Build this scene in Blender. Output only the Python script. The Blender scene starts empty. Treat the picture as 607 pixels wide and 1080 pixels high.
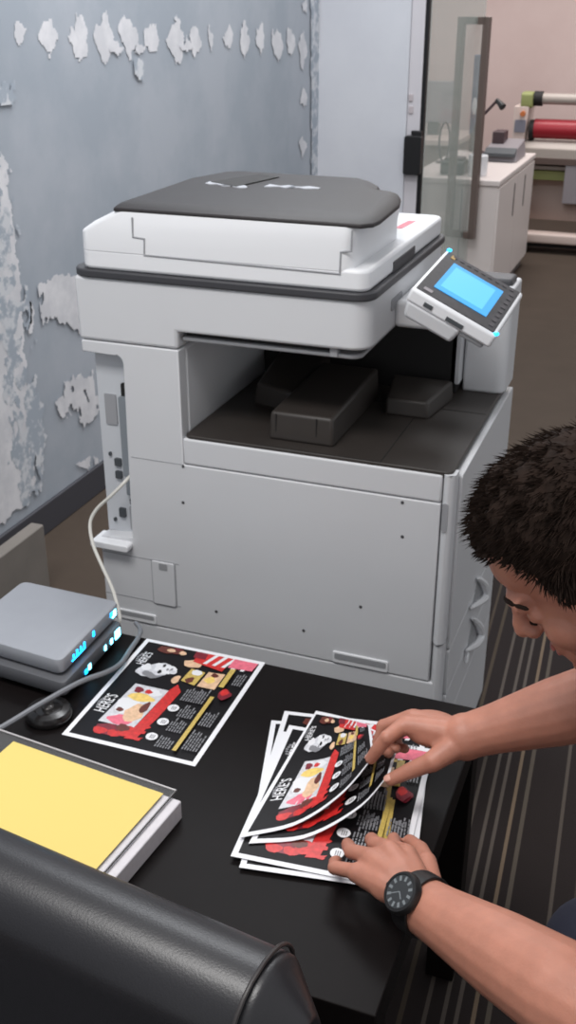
import bpy, bmesh, math, random
from mathutils import Vector, Matrix, noise
import numpy as np
random.seed(7)
C = bpy.context.scene.collection
PI = math.pi

# ------------------------------------------------------------------ camera
FPX, YAW, PITCH, CX, CY, CZ = 1118.05, -0.359, 0.4473, 0.9949, -1.6072, 1.5126
cam_right = Vector((math.cos(YAW), -math.sin(YAW), 0))
cam_fwd = Vector((math.sin(YAW)*math.cos(PITCH), math.cos(YAW)*math.cos(PITCH), -math.sin(PITCH)))
cam_down = cam_fwd.cross(cam_right)
CAM = Vector((CX, CY, CZ))
cd = bpy.data.cameras.new('camera'); cam = bpy.data.objects.new('camera', cd); C.objects.link(cam)
cd.sensor_fit = 'VERTICAL'; cd.sensor_height = 36.0; cd.lens = FPX/1080*36.0; cd.clip_start = .02
cam.matrix_world = Matrix((
    (cam_right.x, -cam_down.x, -cam_fwd.x, CX),
    (cam_right.y, -cam_down.y, -cam_fwd.y, CY),
    (cam_right.z, -cam_down.z, -cam_fwd.z, CZ), (0, 0, 0, 1)))
bpy.context.scene.camera = cam
cd.dof.use_dof = True; cd.dof.focus_distance = .75; cd.dof.aperture_fstop = 24
def ray(x, y):
    return cam_right*((x-303.5)/FPX) + cam_down*((y-540)/FPX) + cam_fwd
def P(x, y, z): d = ray(x, y); return CAM + d*((z-CAM.z)/d.z)          # surveyed point at height z
def PU(x, y, u): d = ray(x, y); return CAM + d*((u-CAM.x)/d.x)
def PV(x, y, v): d = ray(x, y); return CAM + d*((v-CAM.y)/d.y)
def PD(x, y, dist): return CAM + ray(x, y)*dist

# ------------------------------------------------------------------ materials
def lin(c):
    return tuple((v/12.92 if v <= .04045 else ((v+.055)/1.055)**2.4) for v in (x/255 for x in c))
MATS = {}
def mat(name, rgb, rough=.5, metal=0, emit=None, strength=0, noise_amt=0, noise_scale=30, bump=0, bump_scale=200,
        trans=0, alpha=1, spec=.5, coat=0, sheen=0, sss=0):
    if name in MATS: return MATS[name]
    m = bpy.data.materials.new(name); m.use_nodes = True
    nt = m.node_tree; b = nt.nodes['Principled BSDF']
    c = lin(rgb)
    b.inputs['Base Color'].default_value = (*c, 1)
    b.inputs['Roughness'].default_value = rough; b.inputs['Metallic'].default_value = metal
    b.inputs['Specular IOR Level'].default_value = spec
    b.inputs['Coat Weight'].default_value = coat
    b.inputs['Sheen Weight'].default_value = sheen
    b.inputs['Transmission Weight'].default_value = trans
    b.inputs['Alpha'].default_value = alpha
    if sss:
        b.inputs['Subsurface Weight'].default_value = sss
        b.inputs['Subsurface Radius'].default_value = (.012, .005, .003); b.inputs['Subsurface Scale'].default_value = 1
    if emit:
        b.inputs['Emission Color'].default_value = (*lin(emit), 1); b.inputs['Emission Strength'].default_value = strength
    if noise_amt or bump:
        tc = nt.nodes.new('ShaderNodeTexCoord')
        if noise_amt:
            n = nt.nodes.new('ShaderNodeTexNoise'); n.inputs['Scale'].default_value = noise_scale; n.inputs['Detail'].default_value = 5
            nt.links.new(tc.outputs['Object'], n.inputs['Vector'])
            r = nt.nodes.new('ShaderNodeMapRange')
            r.inputs['From Min'].default_value = .25; r.inputs['From Max'].default_value = .75
            r.inputs['To Min'].default_value = 1-noise_amt; r.inputs['To Max'].default_value = 1+noise_amt
            nt.links.new(n.outputs['Fac'], r.inputs['Value'])
            mx = nt.nodes.new('ShaderNodeMix'); mx.data_type = 'RGBA'; mx.blend_type = 'MULTIPLY'
            mx.inputs['Factor'].default_value = 1
            mx.inputs[6].default_value = (*c, 1); nt.links.new(r.outputs['Result'], mx.inputs[7])
            nt.links.new(mx.outputs[2], b.inputs['Base Color'])
        if bump:
            n2 = nt.nodes.new('ShaderNodeTexNoise'); n2.inputs['Scale'].default_value = bump_scale; n2.inputs['Detail'].default_value = 4
            nt.links.new(tc.outputs['Object'], n2.inputs['Vector'])
            bp = nt.nodes.new('ShaderNodeBump'); bp.inputs['Strength'].default_value = bump; bp.inputs['Distance'].default_value = .002
            nt.links.new(n2.outputs['Fac'], bp.inputs['Height']); nt.links.new(bp.outputs['Normal'], b.inputs['Normal'])
    MATS[name] = m; return m

plastic = mat('copier_plastic', (206, 207, 210), .42, noise_amt=.015, noise_scale=8)
plastic_white = mat('copier_plastic_white', (226, 227, 230), .38)
plastic_grey = mat('copier_plastic_grey', (150, 151, 154), .5)
seam_grey = mat('seam_grey', (150, 151, 155), .7)
lid_dark = mat('feeder_dark', (46, 43, 44), .55, noise_amt=.05, noise_scale=60, spec=.35)
tray_dark = mat('tray_dark', (50, 45, 42), .5, noise_amt=.05)
gasket = mat('gasket_dark', (58, 58, 62), .5)
black_in = mat('interior_black', (24, 22, 22), .7)
screw_m = mat('screw_grey', (105, 105, 108), .4, metal=.6)
port_dark = mat('port_dark', (70, 74, 78), .5)
port_grey = mat('port_grey', (128, 134, 140), .5)
bezel = mat('bezel_black', (40, 38, 42), .35, noise_amt=.5, noise_scale=90)
screen_m = mat('screen_glow', (30, 120, 180), .3, emit=(60, 160, 225), strength=.72)
screen_m2 = mat('screen_glow_light', (60, 150, 200), .3, emit=(96, 182, 232), strength=.72)
led_cyan = mat('led_cyan', (60, 190, 240), .3, emit=(20, 170, 255), strength=4.0)
led_white = mat('led_core', (180, 240, 255), .3, emit=(120, 225, 255), strength=6.0)
red_label = mat('label_red', (205, 110, 125), .5)
gold = mat('label_gold', (170, 140, 80), .4)
table_m = mat('black_brown_laminate', (17, 13, 13), .5, noise_amt=.12, noise_scale=40, spec=.14)
leather = mat('black_leather', (34, 33, 36), .36, bump=.10, bump_scale=420, noise_amt=.06, noise_scale=12)
piping_m = mat('leather_piping', (50, 46, 46), .4)
leg_black = mat('leg_black', (22, 20, 20), .45)
paper = mat('paper_white', (232, 232, 236), .6)
ream_m = mat('paper_stack_side', (206, 202, 206), .7, noise_amt=.06, noise_scale=120)
art_black = mat('print_black', (18, 16, 19), .45, spec=.2)
art_white = mat('print_white', (225, 225, 228), .4)
art_grey = mat('print_grey', (128, 128, 132), .4)
art_red = mat('print_red', (200, 42, 40), .4, noise_amt=.25, noise_scale=160)
art_dred = mat('print_dark_red', (120, 24, 40), .4, noise_amt=.3, noise_scale=160)
art_brown = mat('print_brown', (96, 42, 32), .4, noise_amt=.35, noise_scale=160)
art_skin = mat('print_skin', (222, 184, 150), .4, noise_amt=.2, noise_scale=130)
art_gold = mat('print_gold', (196, 170, 90), .4, noise_amt=.2, noise_scale=200)
art_pale = mat('print_pale', (205, 205, 210), .4, noise_amt=.18, noise_scale=140)
art_yel = mat('print_yellow', (232, 200, 110), .4, noise_amt=.2, noise_scale=140)
art_pink = mat('print_pink', (226, 110, 130), .4, noise_amt=.2, noise_scale=140)
yellow_m = mat('yellow_paper', (222, 197, 112), .7)
router_m = mat('router_grey', (150, 153, 160), .42, noise_amt=.03)
router_side = mat('router_side', (120, 124, 130), .4)
router_dark = mat('router_lower_grey', (92, 93, 97), .45)
cable_w = mat('cable_white', (205, 203, 196), .5)
cable_g = mat('cable_grey', (120, 122, 127), .5)
puck_m = mat('puck_black', (30, 28, 28), .22)
puck_c = mat('puck_centre', (70, 68, 68), .2, metal=.3)
skin = mat('skin', (180, 122, 102), .5, noise_amt=.10, noise_scale=45, bump=.12, bump_scale=330, sss=.12)
lip_m = mat('lips', (176, 100, 92), .45)
hair_m = mat('hair_dark_brown', (36, 26, 21), .8, noise_amt=.35, noise_scale=70, spec=.12)
nail_m = mat('nail', (214, 160, 142), .35)
denim = mat('denim_navy', (30, 32, 48), .85, bump=.2, bump_scale=500)
shirt_m = mat('shirt_dark', (40, 42, 50), .9, bump=.2, bump_scale=400)
shoe_m = mat('shoe_grey', (140, 138, 138), .6)
watch_m = mat('watch_black', (26, 25, 26), .4)
dial_m = mat('watch_dial', (52, 54, 56), .3)
mark_m = mat('watch_marks', (118, 123, 126), .35)
cream_cab = mat('cabinet_cream', (214, 204, 200), .45)
cab_slot = mat('cabinet_slot', (110, 100, 98), .6)
steel = mat('handle_bronze', (112, 98, 92), .38, metal=.35)
door_black = mat('door_edge_black', (18, 17, 18), .4)
lam_green = mat('laminator_green', (142, 148, 92), .5)
lam_grey = mat('laminator_grey', (170, 160, 152), .4)
lam_dark = mat('laminator_dark', (92, 76, 70), .5)
lam_red = mat('laminator_red_film', (158, 30, 44), .4)
lam_cream = mat('laminator_cream', (208, 190, 182), .5)
film = mat('laminator_frosted', (150, 128, 118), .5)
screen_grey = mat('display_grey', (120, 120, 132), .4)
orange = mat('stop_button', (190, 110, 60), .4)
blue_m = mat('poster_blue', (92, 100, 128), .5, noise_amt=.3, noise_scale=12)
black_m = mat('black_plastic', (30, 29, 31), .4)
grey_m = mat('grey_plastic', (140, 134, 138), .5)
maroon = mat('dark_plum', (72, 54, 58), .5)
box_m = mat('grey_beige_board', (122, 116, 110), .8, noise_amt=.08, noise_scale=12)

def glass_mat():
    m = bpy.data.materials.new('green_tinted_glass'); m.use_nodes = True; nt = m.node_tree
    b = nt.nodes['Principled BSDF']
    b.inputs['Base Color'].default_value = (.60, .66, .62, 1); b.inputs['Roughness'].default_value = .03
    b.inputs['IOR'].default_value = 1.45; b.inputs['Alpha'].default_value = .36
    return m
glass = glass_mat()
acrylic = bpy.data.materials.new('clear_acrylic'); acrylic.use_nodes = True
_b = acrylic.node_tree.nodes['Principled BSDF']
_b.inputs['Base Color'].default_value = (.8, .8, .8, 1); _b.inputs['Roughness'].default_value = .05; _b.inputs['Alpha'].default_value = .05

# ------------------------------------------------------------------ geometry helpers
def NB(): return bmesh.new()
def setmat(faces, i):
    for f in faces: f.material_index = i
def box(bm, x0, x1, y0, y1, z0, z1, mi=0, rot=None, piv=None):
    v = [bm.verts.new((x, y, z)) for z in (z0, z1) for y in (y0, y1) for x in (x0, x1)]
    q = [(0, 2, 3, 1), (4, 5, 7, 6), (0, 1, 5, 4), (2, 6, 7, 3), (0, 4, 6, 2), (1, 3, 7, 5)]
    for i in q: bm.faces.new([v[k] for k in i]).material_index = mi
    if rot is not None:
        for w in v: w.co = rot @ (w.co - piv) + piv
    return v
def hexa(bm, b4, t4, mi=0):
    v = [bm.verts.new(p) for p in list(b4)+list(t4)]
    for i in [(0, 3, 2, 1), (4, 5, 6, 7), (0, 1, 5, 4), (1, 2, 6, 5), (2, 3, 7, 6), (3, 0, 4, 7)]:
        bm.faces.new([v[k] for k in i]).material_index = mi
    return v
def prism(bm, pts, axis, a, b, mi=0):
    """extrude a 2-D outline; axis 'x': pts=(y,z), 'y': pts=(x,z), 'z': pts=(x,y)"""
    def co(p, t):
        return {'x': (t, p[0], p[1]), 'y': (p[0], t, p[1]), 'z': (p[0], p[1], t)}[axis]
    A = [bm.verts.new(co(p, a)) for p in pts]; B = [bm.verts.new(co(p, b)) for p in pts]
    n = len(pts)
    fs = [bm.faces.new(A), bm.faces.new(B[::-1])]
    for i in range(n): fs.append(bm.faces.new((A[i], B[i], B[(i+1) % n], A[(i+1) % n])))
    setmat(fs, mi); bmesh.ops.recalc_face_normals(bm, faces=fs)
    return A+B
def rrect(x0, x1, y0, y1, r, n=6, corners=(1, 1, 1, 1)):
    out = []
    for k, (cx, cy, a0) in enumerate(((x1-r, y1-r, 0), (x0+r, y1-r, PI/2), (x0+r, y0+r, PI), (x1-r, y0+r, 1.5*PI))):
        if corners[k]:
            for i in range(n+1): a = a0+PI/2*i/n; out.append((cx+r*math.cos(a), cy+r*math.sin(a)))
        else: out.append(((x1, y1), (x0, y1), (x0, y0), (x1, y0))[k])
    return out
def frame_axes(d):
    d = d.normalized(); up = Vector((0, 0, 1)) if abs(d.z) < .9 else Vector((1, 0, 0))
    a = d.cross(up).normalized(); return a, a.cross(d).normalized()
def smooth_path(pts, n=8):
    pts = [Vector(p) for p in pts]; out = []
    for i in range(len(pts)-1):
        p0 = pts[max(i-1, 0)]; p1 = pts[i]; p2 = pts[i+1]; p3 = pts[min(i+2, len(pts)-1)]
        for k in range(n):
            t = k/n
            out.append(.5*((2*p1)+(p2-p0)*t+(2*p0-5*p1+4*p2-p3)*t*t+(3*p1-p0-3*p2+p3)*t**3))
    out.append(pts[-1]); return out
def tube(bm, pts, r, n=10, mi=0, caps=True, flat=1.0):
    pts = [Vector(p) for p in pts]; rs = r if isinstance(r, (list, tuple)) else [r]*len(pts)
    rings = []; a = None
    for i, p in enumerate(pts):
        d = pts[min(i+1, len(pts)-1)]-pts[max(i-1, 0)]
        if d.length < 1e-9: d = Vector((0, 0, 1))
        d.normalize()
        if a is None: a, b = frame_axes(d)
        else:
            a = (a-d*a.dot(d)).normalized(); b = a.cross(d).normalized()
        rings.append([bm.verts.new(p+a*math.cos(2*PI*k/n)*rs[i]+b*math.sin(2*PI*k/n)*rs[i]*flat) for k in range(n)])
    fs = []
    for i in range(len(rings)-1):
        for k in range(n): fs.append(bm.faces.new((rings[i][k], rings[i][(k+1) % n], rings[i+1][(k+1) % n], rings[i+1][k])))
    if caps: fs.append(bm.faces.new(rings[0][::-1])); fs.append(bm.faces.new(rings[-1]))
    setmat(fs, mi); bmesh.ops.recalc_face_normals(bm, faces=fs)
def lathe(bm, prof, origin, axis=Vector((0, 0, 1)), n=32, mi=0):
    """profile of (radius, height) about an axis"""
    a, b = frame_axes(axis); axis = axis.normalized(); rings = []
    for r, h in prof:
        r = max(r, 1e-5)
        rings.append([bm.verts.new(origin+axis*h+(a*math.cos(2*PI*k/n)+b*math.sin(2*PI*k/n))*r) for k in range(n)])
    fs = []
    for i in range(len(rings)-1):
        for k in range(n): fs.append(bm.faces.new((rings[i][k], rings[i][(k+1) % n], rings[i+1][(k+1) % n], rings[i+1][k])))
    fs.append(bm.faces.new(rings[0][::-1])); fs.append(bm.faces.new(rings[-1]))
    setmat(fs, mi); bmesh.ops.recalc_face_normals(bm, faces=fs)
def ellipsoid(bm, c, rad, M=None, mi=0, u=24, v=14):
    r = bmesh.ops.create_uvsphere(bm, u_segments=u, v_segments=v, radius=1)
    M = M or Matrix.Identity(3)
    for w in r['verts']:
        w.co = Vector(c) + M @ Vector((w.co.x*rad[0], w.co.y*rad[1], w.co.z*rad[2]))
        for f in w.link_faces: f.material_index = mi
def poly(bm, pts, mi=0):
    f = bm.faces.new([bm.verts.new(p) for p in pts]); f.material_index = mi; return f
def wpos(o):
    v = Vector((0, 0, 0))
    while o: v += o.location; o = o.parent
    return v
def obj(name, bm, mats, parent=None, bevel=0, smooth=True, seg=3, loc=None):
    """one mesh object; bm is in world space, the object's origin goes to loc (default: base of the mesh)"""
    me = bpy.data.meshes.new(name)
    mats = mats if isinstance(mats, (list, tuple)) else [mats]
    for m in mats: me.materials.append(m)
    o = bpy.data.objects.new(name, me); C.objects.link(o)
    if loc is None:
        xs = [v.co for v in bm.verts]
        loc = Vector(((min(p.x for p in xs)+max(p.x for p in xs))/2, (min(p.y for p in xs)+max(p.y for p in xs))/2, min(p.z for p in xs)))
    loc = Vector(loc)
    for v in bm.verts: v.co -= loc
    bm.normal_update(); bm.to_mesh(me); bm.free()
    o.location = loc
    if parent: o.parent = parent; o.location = loc - wpos(parent)
    if smooth:
        for p in me.polygons: p.use_smooth = True
        try: me.set_sharp_from_angle(angle=math.radians(35))
        except Exception: pass
    if bevel:
        b = o.modifiers.new('bevel', 'BEVEL'); b.width = bevel; b.segments = seg; b.limit_method = 'ANGLE'; b.angle_limit = math.radians(40)
        b.harden_normals = False
    return o
def tag(o, label, cat, group=None, kind=None):
    o['label'] = label; o['category'] = cat
    if group: o['group'] = group
    if kind: o['kind'] = kind
    return o
def thing(name, label, cat, loc, group=None):
    o = bpy.data.objects.new(name, None); C.objects.link(o); o.location = loc; o.empty_display_size = .05
    return tag(o, label, cat, group)
def struct(o): o['kind'] = 'structure'; return o

# ================================================================== SETTING
UW = -.78      # left wall
VR = 3.52      # pale end wall
# --- floor
def floor_mat():
    m = bpy.data.materials.new('striped_carpet'); m.use_nodes = True; nt = m.node_tree; L = nt.links
    b = nt.nodes['Principled BSDF']; b.inputs['Roughness'].default_value = .95; b.inputs['Specular IOR Level'].default_value = .15
    g = nt.nodes.new('ShaderNodeNewGeometry'); s = nt.nodes.new('ShaderNodeSeparateXYZ'); L.new(g.outputs['Position'], s.inputs[0])
    def mth(op, a, b_=None, v=None):
        n = nt.nodes.new('ShaderNodeMath'); n.operation = op; L.new(a, n.inputs[0])
        if b_ is not None: L.new(b_, n.inputs[1])
        elif v is not None: n.inputs[1].default_value = v
        return n.outputs[0]
    t = mth('MULTIPLY', s.outputs['Y'], v=.05); t = mth('ADD', s.outputs['X'], t); t = mth('SUBTRACT', t, v=.60)
    t = mth('DIVIDE', t, v=.36); t = mth('FRACT', t)
    r = nt.nodes.new('ShaderNodeValToRGB'); r.color_ramp.interpolation = 'CONSTANT'
    base = (*lin((44, 38, 37)), 1)
    st = [(.05, (68, 60, 54)), (.245, (72, 63, 55)), (.33, (74, 65, 56)), (.436, (88, 80, 74)), (.52, (92, 84, 78)), (.578, (92, 84, 78)),
          (.653, (116, 100, 84)), (.717, (88, 80, 72)), (.93, (84, 76, 70))]
    els = r.color_ramp.elements
    els[0].position = 0; els[0].color = base; els[1].position = .999; els[1].color = base
    for p, c in st:
        e = els.new(p-.010); e.color = (*lin(c), 1); e = els.new(p+.010); e.color = base
    L.new(t, r.inputs[0])
    n = nt.nodes.new('ShaderNodeTexNoise'); n.inputs['Scale'].default_value = 4; n.inputs['Detail'].default_value = 6; n.inputs['Roughness'].default_value = .7
    L.new(g.outputs['Position'], n.inputs['Vector'])
    far = nt.nodes.new('ShaderNodeMapRange'); far.inputs['To Min'].default_value = .8; far.inputs['To Max'].default_value = 1.2; L.new(n.outputs['Fac'], far.inputs['Value'])
    plain = nt.nodes.new('ShaderNodeMix'); plain.data_type = 'RGBA'; plain.blend_type = 'MULTIPLY'; plain.inputs['Factor'].default_value = 1
    plain.inputs[6].default_value = (*lin((78, 68, 60)), 1); L.new(far.outputs[0], plain.inputs[7])
    # the striped runner ends at v = 1.35 and at the copier
    e1 = mth('GREATER_THAN', s.outputs['Y'], v=1.35); e2 = mth('LESS_THAN', s.outputs['X'], v=.35)
    e = mth('MAXIMUM', e1, e2)
    mx = nt.nodes.new('ShaderNodeMix'); mx.data_type = 'RGBA'; L.new(e, mx.inputs['Factor']); L.new(r.outputs[0], mx.inputs[6]); L.new(plain.outputs[2], mx.inputs[7])
    L.new(mx.outputs[2], b.inputs['Base Color'])
    n2 = nt.nodes.new('ShaderNodeTexNoise'); n2.inputs['Scale'].default_value = 320; L.new(g.outputs['Position'], n2.inputs['Vector'])
    bp = nt.nodes.new('ShaderNodeBump'); bp.inputs['Strength'].default_value = .4; bp.inputs['Distance'].default_value = .003
    L.new(n2.outputs['Fac'], bp.inputs['Height']); L.new(bp.outputs[0], b.inputs['Normal'])
    return m
bm = NB(); box(bm, -2.2, 4.5, -3.2, 8.2, -.06, 0)
struct(obj('floor', bm, floor_mat(), smooth=False, loc=(0, 0, 0)))

# --- left wall: grey-blue paint with plaster patches
def wall_mat(name, a, b_, scale, lo=.42, hi=.6):
    m = bpy.data.materials.new(name); m.use_nodes = True; nt = m.node_tree; L = nt.links
    b = nt.nodes['Principled BSDF']; b.inputs['Roughness'].default_value = .8; b.inputs['Specular IOR Level'].default_value = .2
    g = nt.nodes.new('ShaderNodeNewGeometry')
    n = nt.nodes.new('ShaderNodeTexNoise'); n.inputs['Scale'].default_value = scale; n.inputs['Detail'].default_value = 8; n.inputs['Roughness'].default_value = .62
    L.new(g.outputs['Position'], n.inputs['Vector'])
    r = nt.nodes.new('ShaderNodeValToRGB'); r.color_ramp.elements[0].position = lo; r.color_ramp.elements[1].position = hi
    r.color_ramp.elements[0].color = (*lin(a), 1); r.color_ramp.elements[1].color = (*lin(b_), 1)
    L.new(n.outputs['Fac'], r.inputs[0]); L.new(r.outputs[0], b.inputs['Base Color'])
    return m
paint = wall_mat('grey_blue_paint', (160, 167, 176), (172, 177, 185), 2.2)
plaster = wall_mat('white_plaster_patch', (206, 206, 210), (222, 221, 224), 9)
plaster_thin = wall_mat('thin_skim', (164, 172, 182), (206, 208, 212), 24, .46, .56)
pale_wall = wall_mat('pale_blue_wall', (204, 205, 211), (211, 212, 217), 1.4)
bm = NB(); box(bm, UW-.12, UW, -3.2, VR, 0, 2.75)
PH = 0
def inside(pts, x, y):
    c = False; n = len(pts); j = n-1
    for i in range(n):
        xi, yi = pts[i]; xj, yj = pts[j]
        if (yi > y) != (yj > y) and x < (xj-xi)*(y-yi)/(yj-yi)+xi: c = not c
        j = i
    return c
def patch(pts_px, jit=.012, mi=1, h=.0012, cell=.005, seed=0, hole=-1):
    """plaster smear: small raised cells wherever the noise-warped outline (given by surveyed points) covers the wall"""
    global PH
    PH += .0002
    pts = [PU(x, y, UW) for x, y in pts_px]; pts = [(p.y, p.z) for p in pts]
    v0, v1 = min(p[0] for p in pts)-jit*2, max(p[0] for p in pts)+jit*2; z0, z1 = min(p[1] for p in pts)-jit*2, max(p[1] for p in pts)+jit*2
    z0 = max(z0, .101); V = {}
    def gv(i, j):
        if (i, j) not in V: V[i, j] = bm.verts.new((UW+h+PH, v0+i*cell, z0+j*cell))
        return V[i, j]
    for i in range(int((v1-v0)/cell)):
        for j in range(int((z1-z0)/cell)):
            y, z = v0+(i+.5)*cell, z0+(j+.5)*cell
            q = Vector((y*14+seed, z*14, seed)); r = Vector((y*45+seed, z*45, seed+5))
            dy = (noise.noise(q)+.55*noise.noise(r))*jit*1.5; dz = (noise.noise(q+Vector((7, 3, 1)))+.55*noise.noise(r+Vector((2, 9, 4))))*jit*1.5
            if not inside(pts, y+dy, z+dz): continue
            if hole > -1 and noise.noise(Vector((y*9+seed, z*5, 2)))+.7*noise.noise(Vector((y*40, z*28+seed, 8))) < hole: continue
            f = bm.faces.new((gv(i, j), gv(i+1, j), gv(i+1, j+1), gv(i, j+1))); f.material_index = mi
def lens(x, y, w, h, seed):
    patch([(x, y-h), (x+w*.7, y-h*.35), (x+w, y+.1*h), (x+w*.6, y+h*.6), (x, y+h), (x-w*.7, y+h*.5), (x-w*1.05, y), (x-w*.7, y-h*.5)], .016, 1, .0012, .006, seed)
for i, (x, y, w, h) in enumerate([(21, 35, 7, 12), (52, 38, 10, 23), (83, 38, 9, 24), (110, 40, 10, 27), (135, 38, 11, 25), (160, 40, 8, 20), (185, 42, 10, 23), (205, 40, 7, 18),
                                 (221, 39, 3.5, 16), (240, 39, 5, 15), (257, 41, 5, 20), (274, 40, 4, 16), (292, 44, 6, 18), (306, 44, 5, 16), (318, 52, 4, 22),
                                 (319, 104, 4, 10), (318, 152, 4, 12), (320, 6, 3, 10), (147, 50, 6, 7), (121, 50, 8, 8), (195, 48, 7, 8)]):
    lens(x, y, w, h, i*3.7)
# broad skim coat at the left and the scuffs behind the copier
patch([(-60, 130), (-10, 150), (3, 175), (13, 230), (20, 290), (25, 380), (31, 450), (35, 500), (26, 532), (0, 550), (-60, 590)], .020, 1, .0006, .005, 4, -.78)
patch([(-20, 150), (2, 158), (12, 210), (24, 290), (34, 370), (42, 450), (47, 512), (20, 535), (0, 400)], .03, 2, .0010, .005, 9, -.12)
patch([(40, 305), (55, 292), (82, 288), (92, 330), (84, 352), (66, 338), (56, 332), (46, 342)], .016, 1, .0006, .005, 12, -.5)
patch([(30, 318), (34, 322), (33, 350), (29, 352)], .008, 1, .0006, .005, 14)
patch([(66, 404), (80, 396), (96, 390), (102, 440), (88, 448), (76, 440), (64, 428)], .022, 1, .0006, .005, 17, -.28)
patch([(58, 424), (68, 418), (73, 436), (63, 442)], .014, 1, .0006, .005, 18)
patch([(78, 490), (96, 478), (106, 486), (92, 498)], .014, 1, .0006, .005, 19, -.3)
patch([(-4, 84), (8, 90), (16, 108), (6, 114), (-10, 104)], .02, 2, .0006, .006, 21)
patch([(140, 62), (150, 64), (148, 84), (142, 80)], .012, 2, .0006, .006, 23)
patch([(326, -40), (335, -40), (334.5, 190), (327, 190)], .006, 2, .0005, .012, 25)
struct(obj('wall_left', bm, [paint, plaster, plaster_thin], smooth=False, loc=(UW, 0, 0)))
bm = NB(); box(bm, UW, UW+.012, -3.2, VR, 0, .10)
struct(obj('baseboard_left', bm, mat('rubber_base', (66, 66, 72), .5), bevel=.004, loc=(UW, 0, 0)))
# --- pale end wall with a return and the doorway jamb
xe = PV(437, 100, VR).x
bm = NB(); prism(bm, [(UW-.12, VR), (xe-.035, VR), (xe-.035, VR+.14), (UW-.12, VR+.14)], 'z', 0, 2.75)
struct(obj('wall_rear', bm, pale_wall, smooth=False))
bm = NB(); box(bm, xe-.035, xe+.028, VR+.015, VR+.14, 0, 2.75, 0)
for yy in (103, 116):
    p = PV(433, yy, VR+.01); box(bm, p.x-.010, p.x+.010, VR+.008, VR+.016, p.z-.016, p.z+.016, 1)
struct(obj('trim_1', bm, [mat('jamb_paint', (206, 202, 206), .5), mat('plate_grey', (188, 178, 180), .5)], bevel=.003, smooth=False))
# --- far room wall
bm = NB(); box(bm, -3.5, 4.5, 7.6, 7.75, 0, 2.75)
struct(obj('wall_far', bm, wall_mat('cream_wall', (222, 198, 192), (228, 205, 199), 1.2), smooth=False))
bm = NB(); box(bm, -3.5, 4.5, 7.585, 7.6, 0, .1)
struct(obj('baseboard_far', bm, mat('rubber_base', (66, 66, 72), .5), smooth=False))

# --- glass door standing open into the far room
hx = PV(445, 100, VR+.02).x; H0 = Vector((hx+.006, VR+.03, 0)); HB = Vector((PV(500, 100, 4.10).x, 4.10, 0))
dd = (HB-H0).normalized(); HE = HB+dd*.055; dn = Vector((dd.y, -dd.x, 0))
door = bpy.data.objects.new('door_1', None); C.objects.link(door); door.location = H0; struct(door)
def slab(bm, A, B, t, z0, z1, mi=0):
    o = dn*t/2
    hexa(bm, [(A-o)+Vector((0, 0, z0)), (B-o)+Vector((0, 0, z0)), (B+o)+Vector((0, 0, z0)), (A+o)+Vector((0, 0, z0))],
         [(A-o)+Vector((0, 0, z1)), (B-o)+Vector((0, 0, z1)), (B+o)+Vector((0, 0, z1)), (A+o)+Vector((0, 0, z1))], mi)
bm = NB(); slab(bm, H0, HE, .010, .02, 2.2); obj('glass_pane', bm, glass, door, smooth=False)
bm = NB(); slab(bm, H0-dd*.012, H0+dd*.006, .022, .02, 2.2); obj('edge_seal', bm, door_black, door, smooth=False)
bm = NB()
p0 = PV(428, 140, VR+.005); p1 = PV(441, 184, VR+.005)
prism(bm, rrect(p0.x, p1.x+.014, p1.z, p0.z-.01, .012), 'y', VR-.03, VR+.012); box(bm, p0.x+.03, p1.x+.01, VR-.02, VR+.01, p0.z-.012, p0.z+.012)
obj('patch_lock', bm, door_black, door, bevel=.003)
hb = HB-dd*.02
def bar(bm, A, B, w=.017):
    d = (B-A).normalized(); up = Vector((0, 0, 1)) if abs(d.z) < .5 else dd
    s = d.cross(up).normalized()*w; t = up*w
    hexa(bm, [A-s-t, A+s-t, A+s+t, A-s+t], [B-s-t, B+s-t, B+s+t, B-s+t])
zt_, zb_ = PV(506, 17, 4.08).z-.02, PV(495, 252, 4.08).z+.02
for nm, sgn, off in (('pull_handle', 1, .050), ('pull_handle', -1, .085)):
    bm = NB(); q = hb+dn*off*sgn
    bar(bm, q+Vector((0, 0, zb_-.017)), q+Vector((0, 0, zt_+.017)))
    for zz in (zt_, zb_): bar(bm, hb+dn*.006*sgn+Vector((0, 0, zz)), q+Vector((0, 0, zz)))
    obj(nm, bm, steel, door, bevel=.003, smooth=False)

# ================================================================== COPIER
W, D = .685, .53
ZT, ZS, ZSC = .806, .985, 1.083
cop = thing('photocopier', 'large light grey office photocopier with dark feeder lid and lit touch panel', 'photocopier', (W/2, D/2, 0))
# base unit
bm = NB(); prism(bm, rrect(0, W, .001, D-.03, .012), 'z', .02, .388)
obj('paper_bank', bm, plastic, cop, bevel=.004)
for x, y in ((.06, .07), (.62, .07), (.06, .45), (.62, .45)):
    bm = NB(); lathe(bm, [(.001, -.012), (.022, -.012), (.024, 0), (.022, .012), (.001, .012)], Vector((x, y, .024)), Vector((1, 0, 0)), 20)
    obj('caster', bm, black_in, cop)
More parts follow.
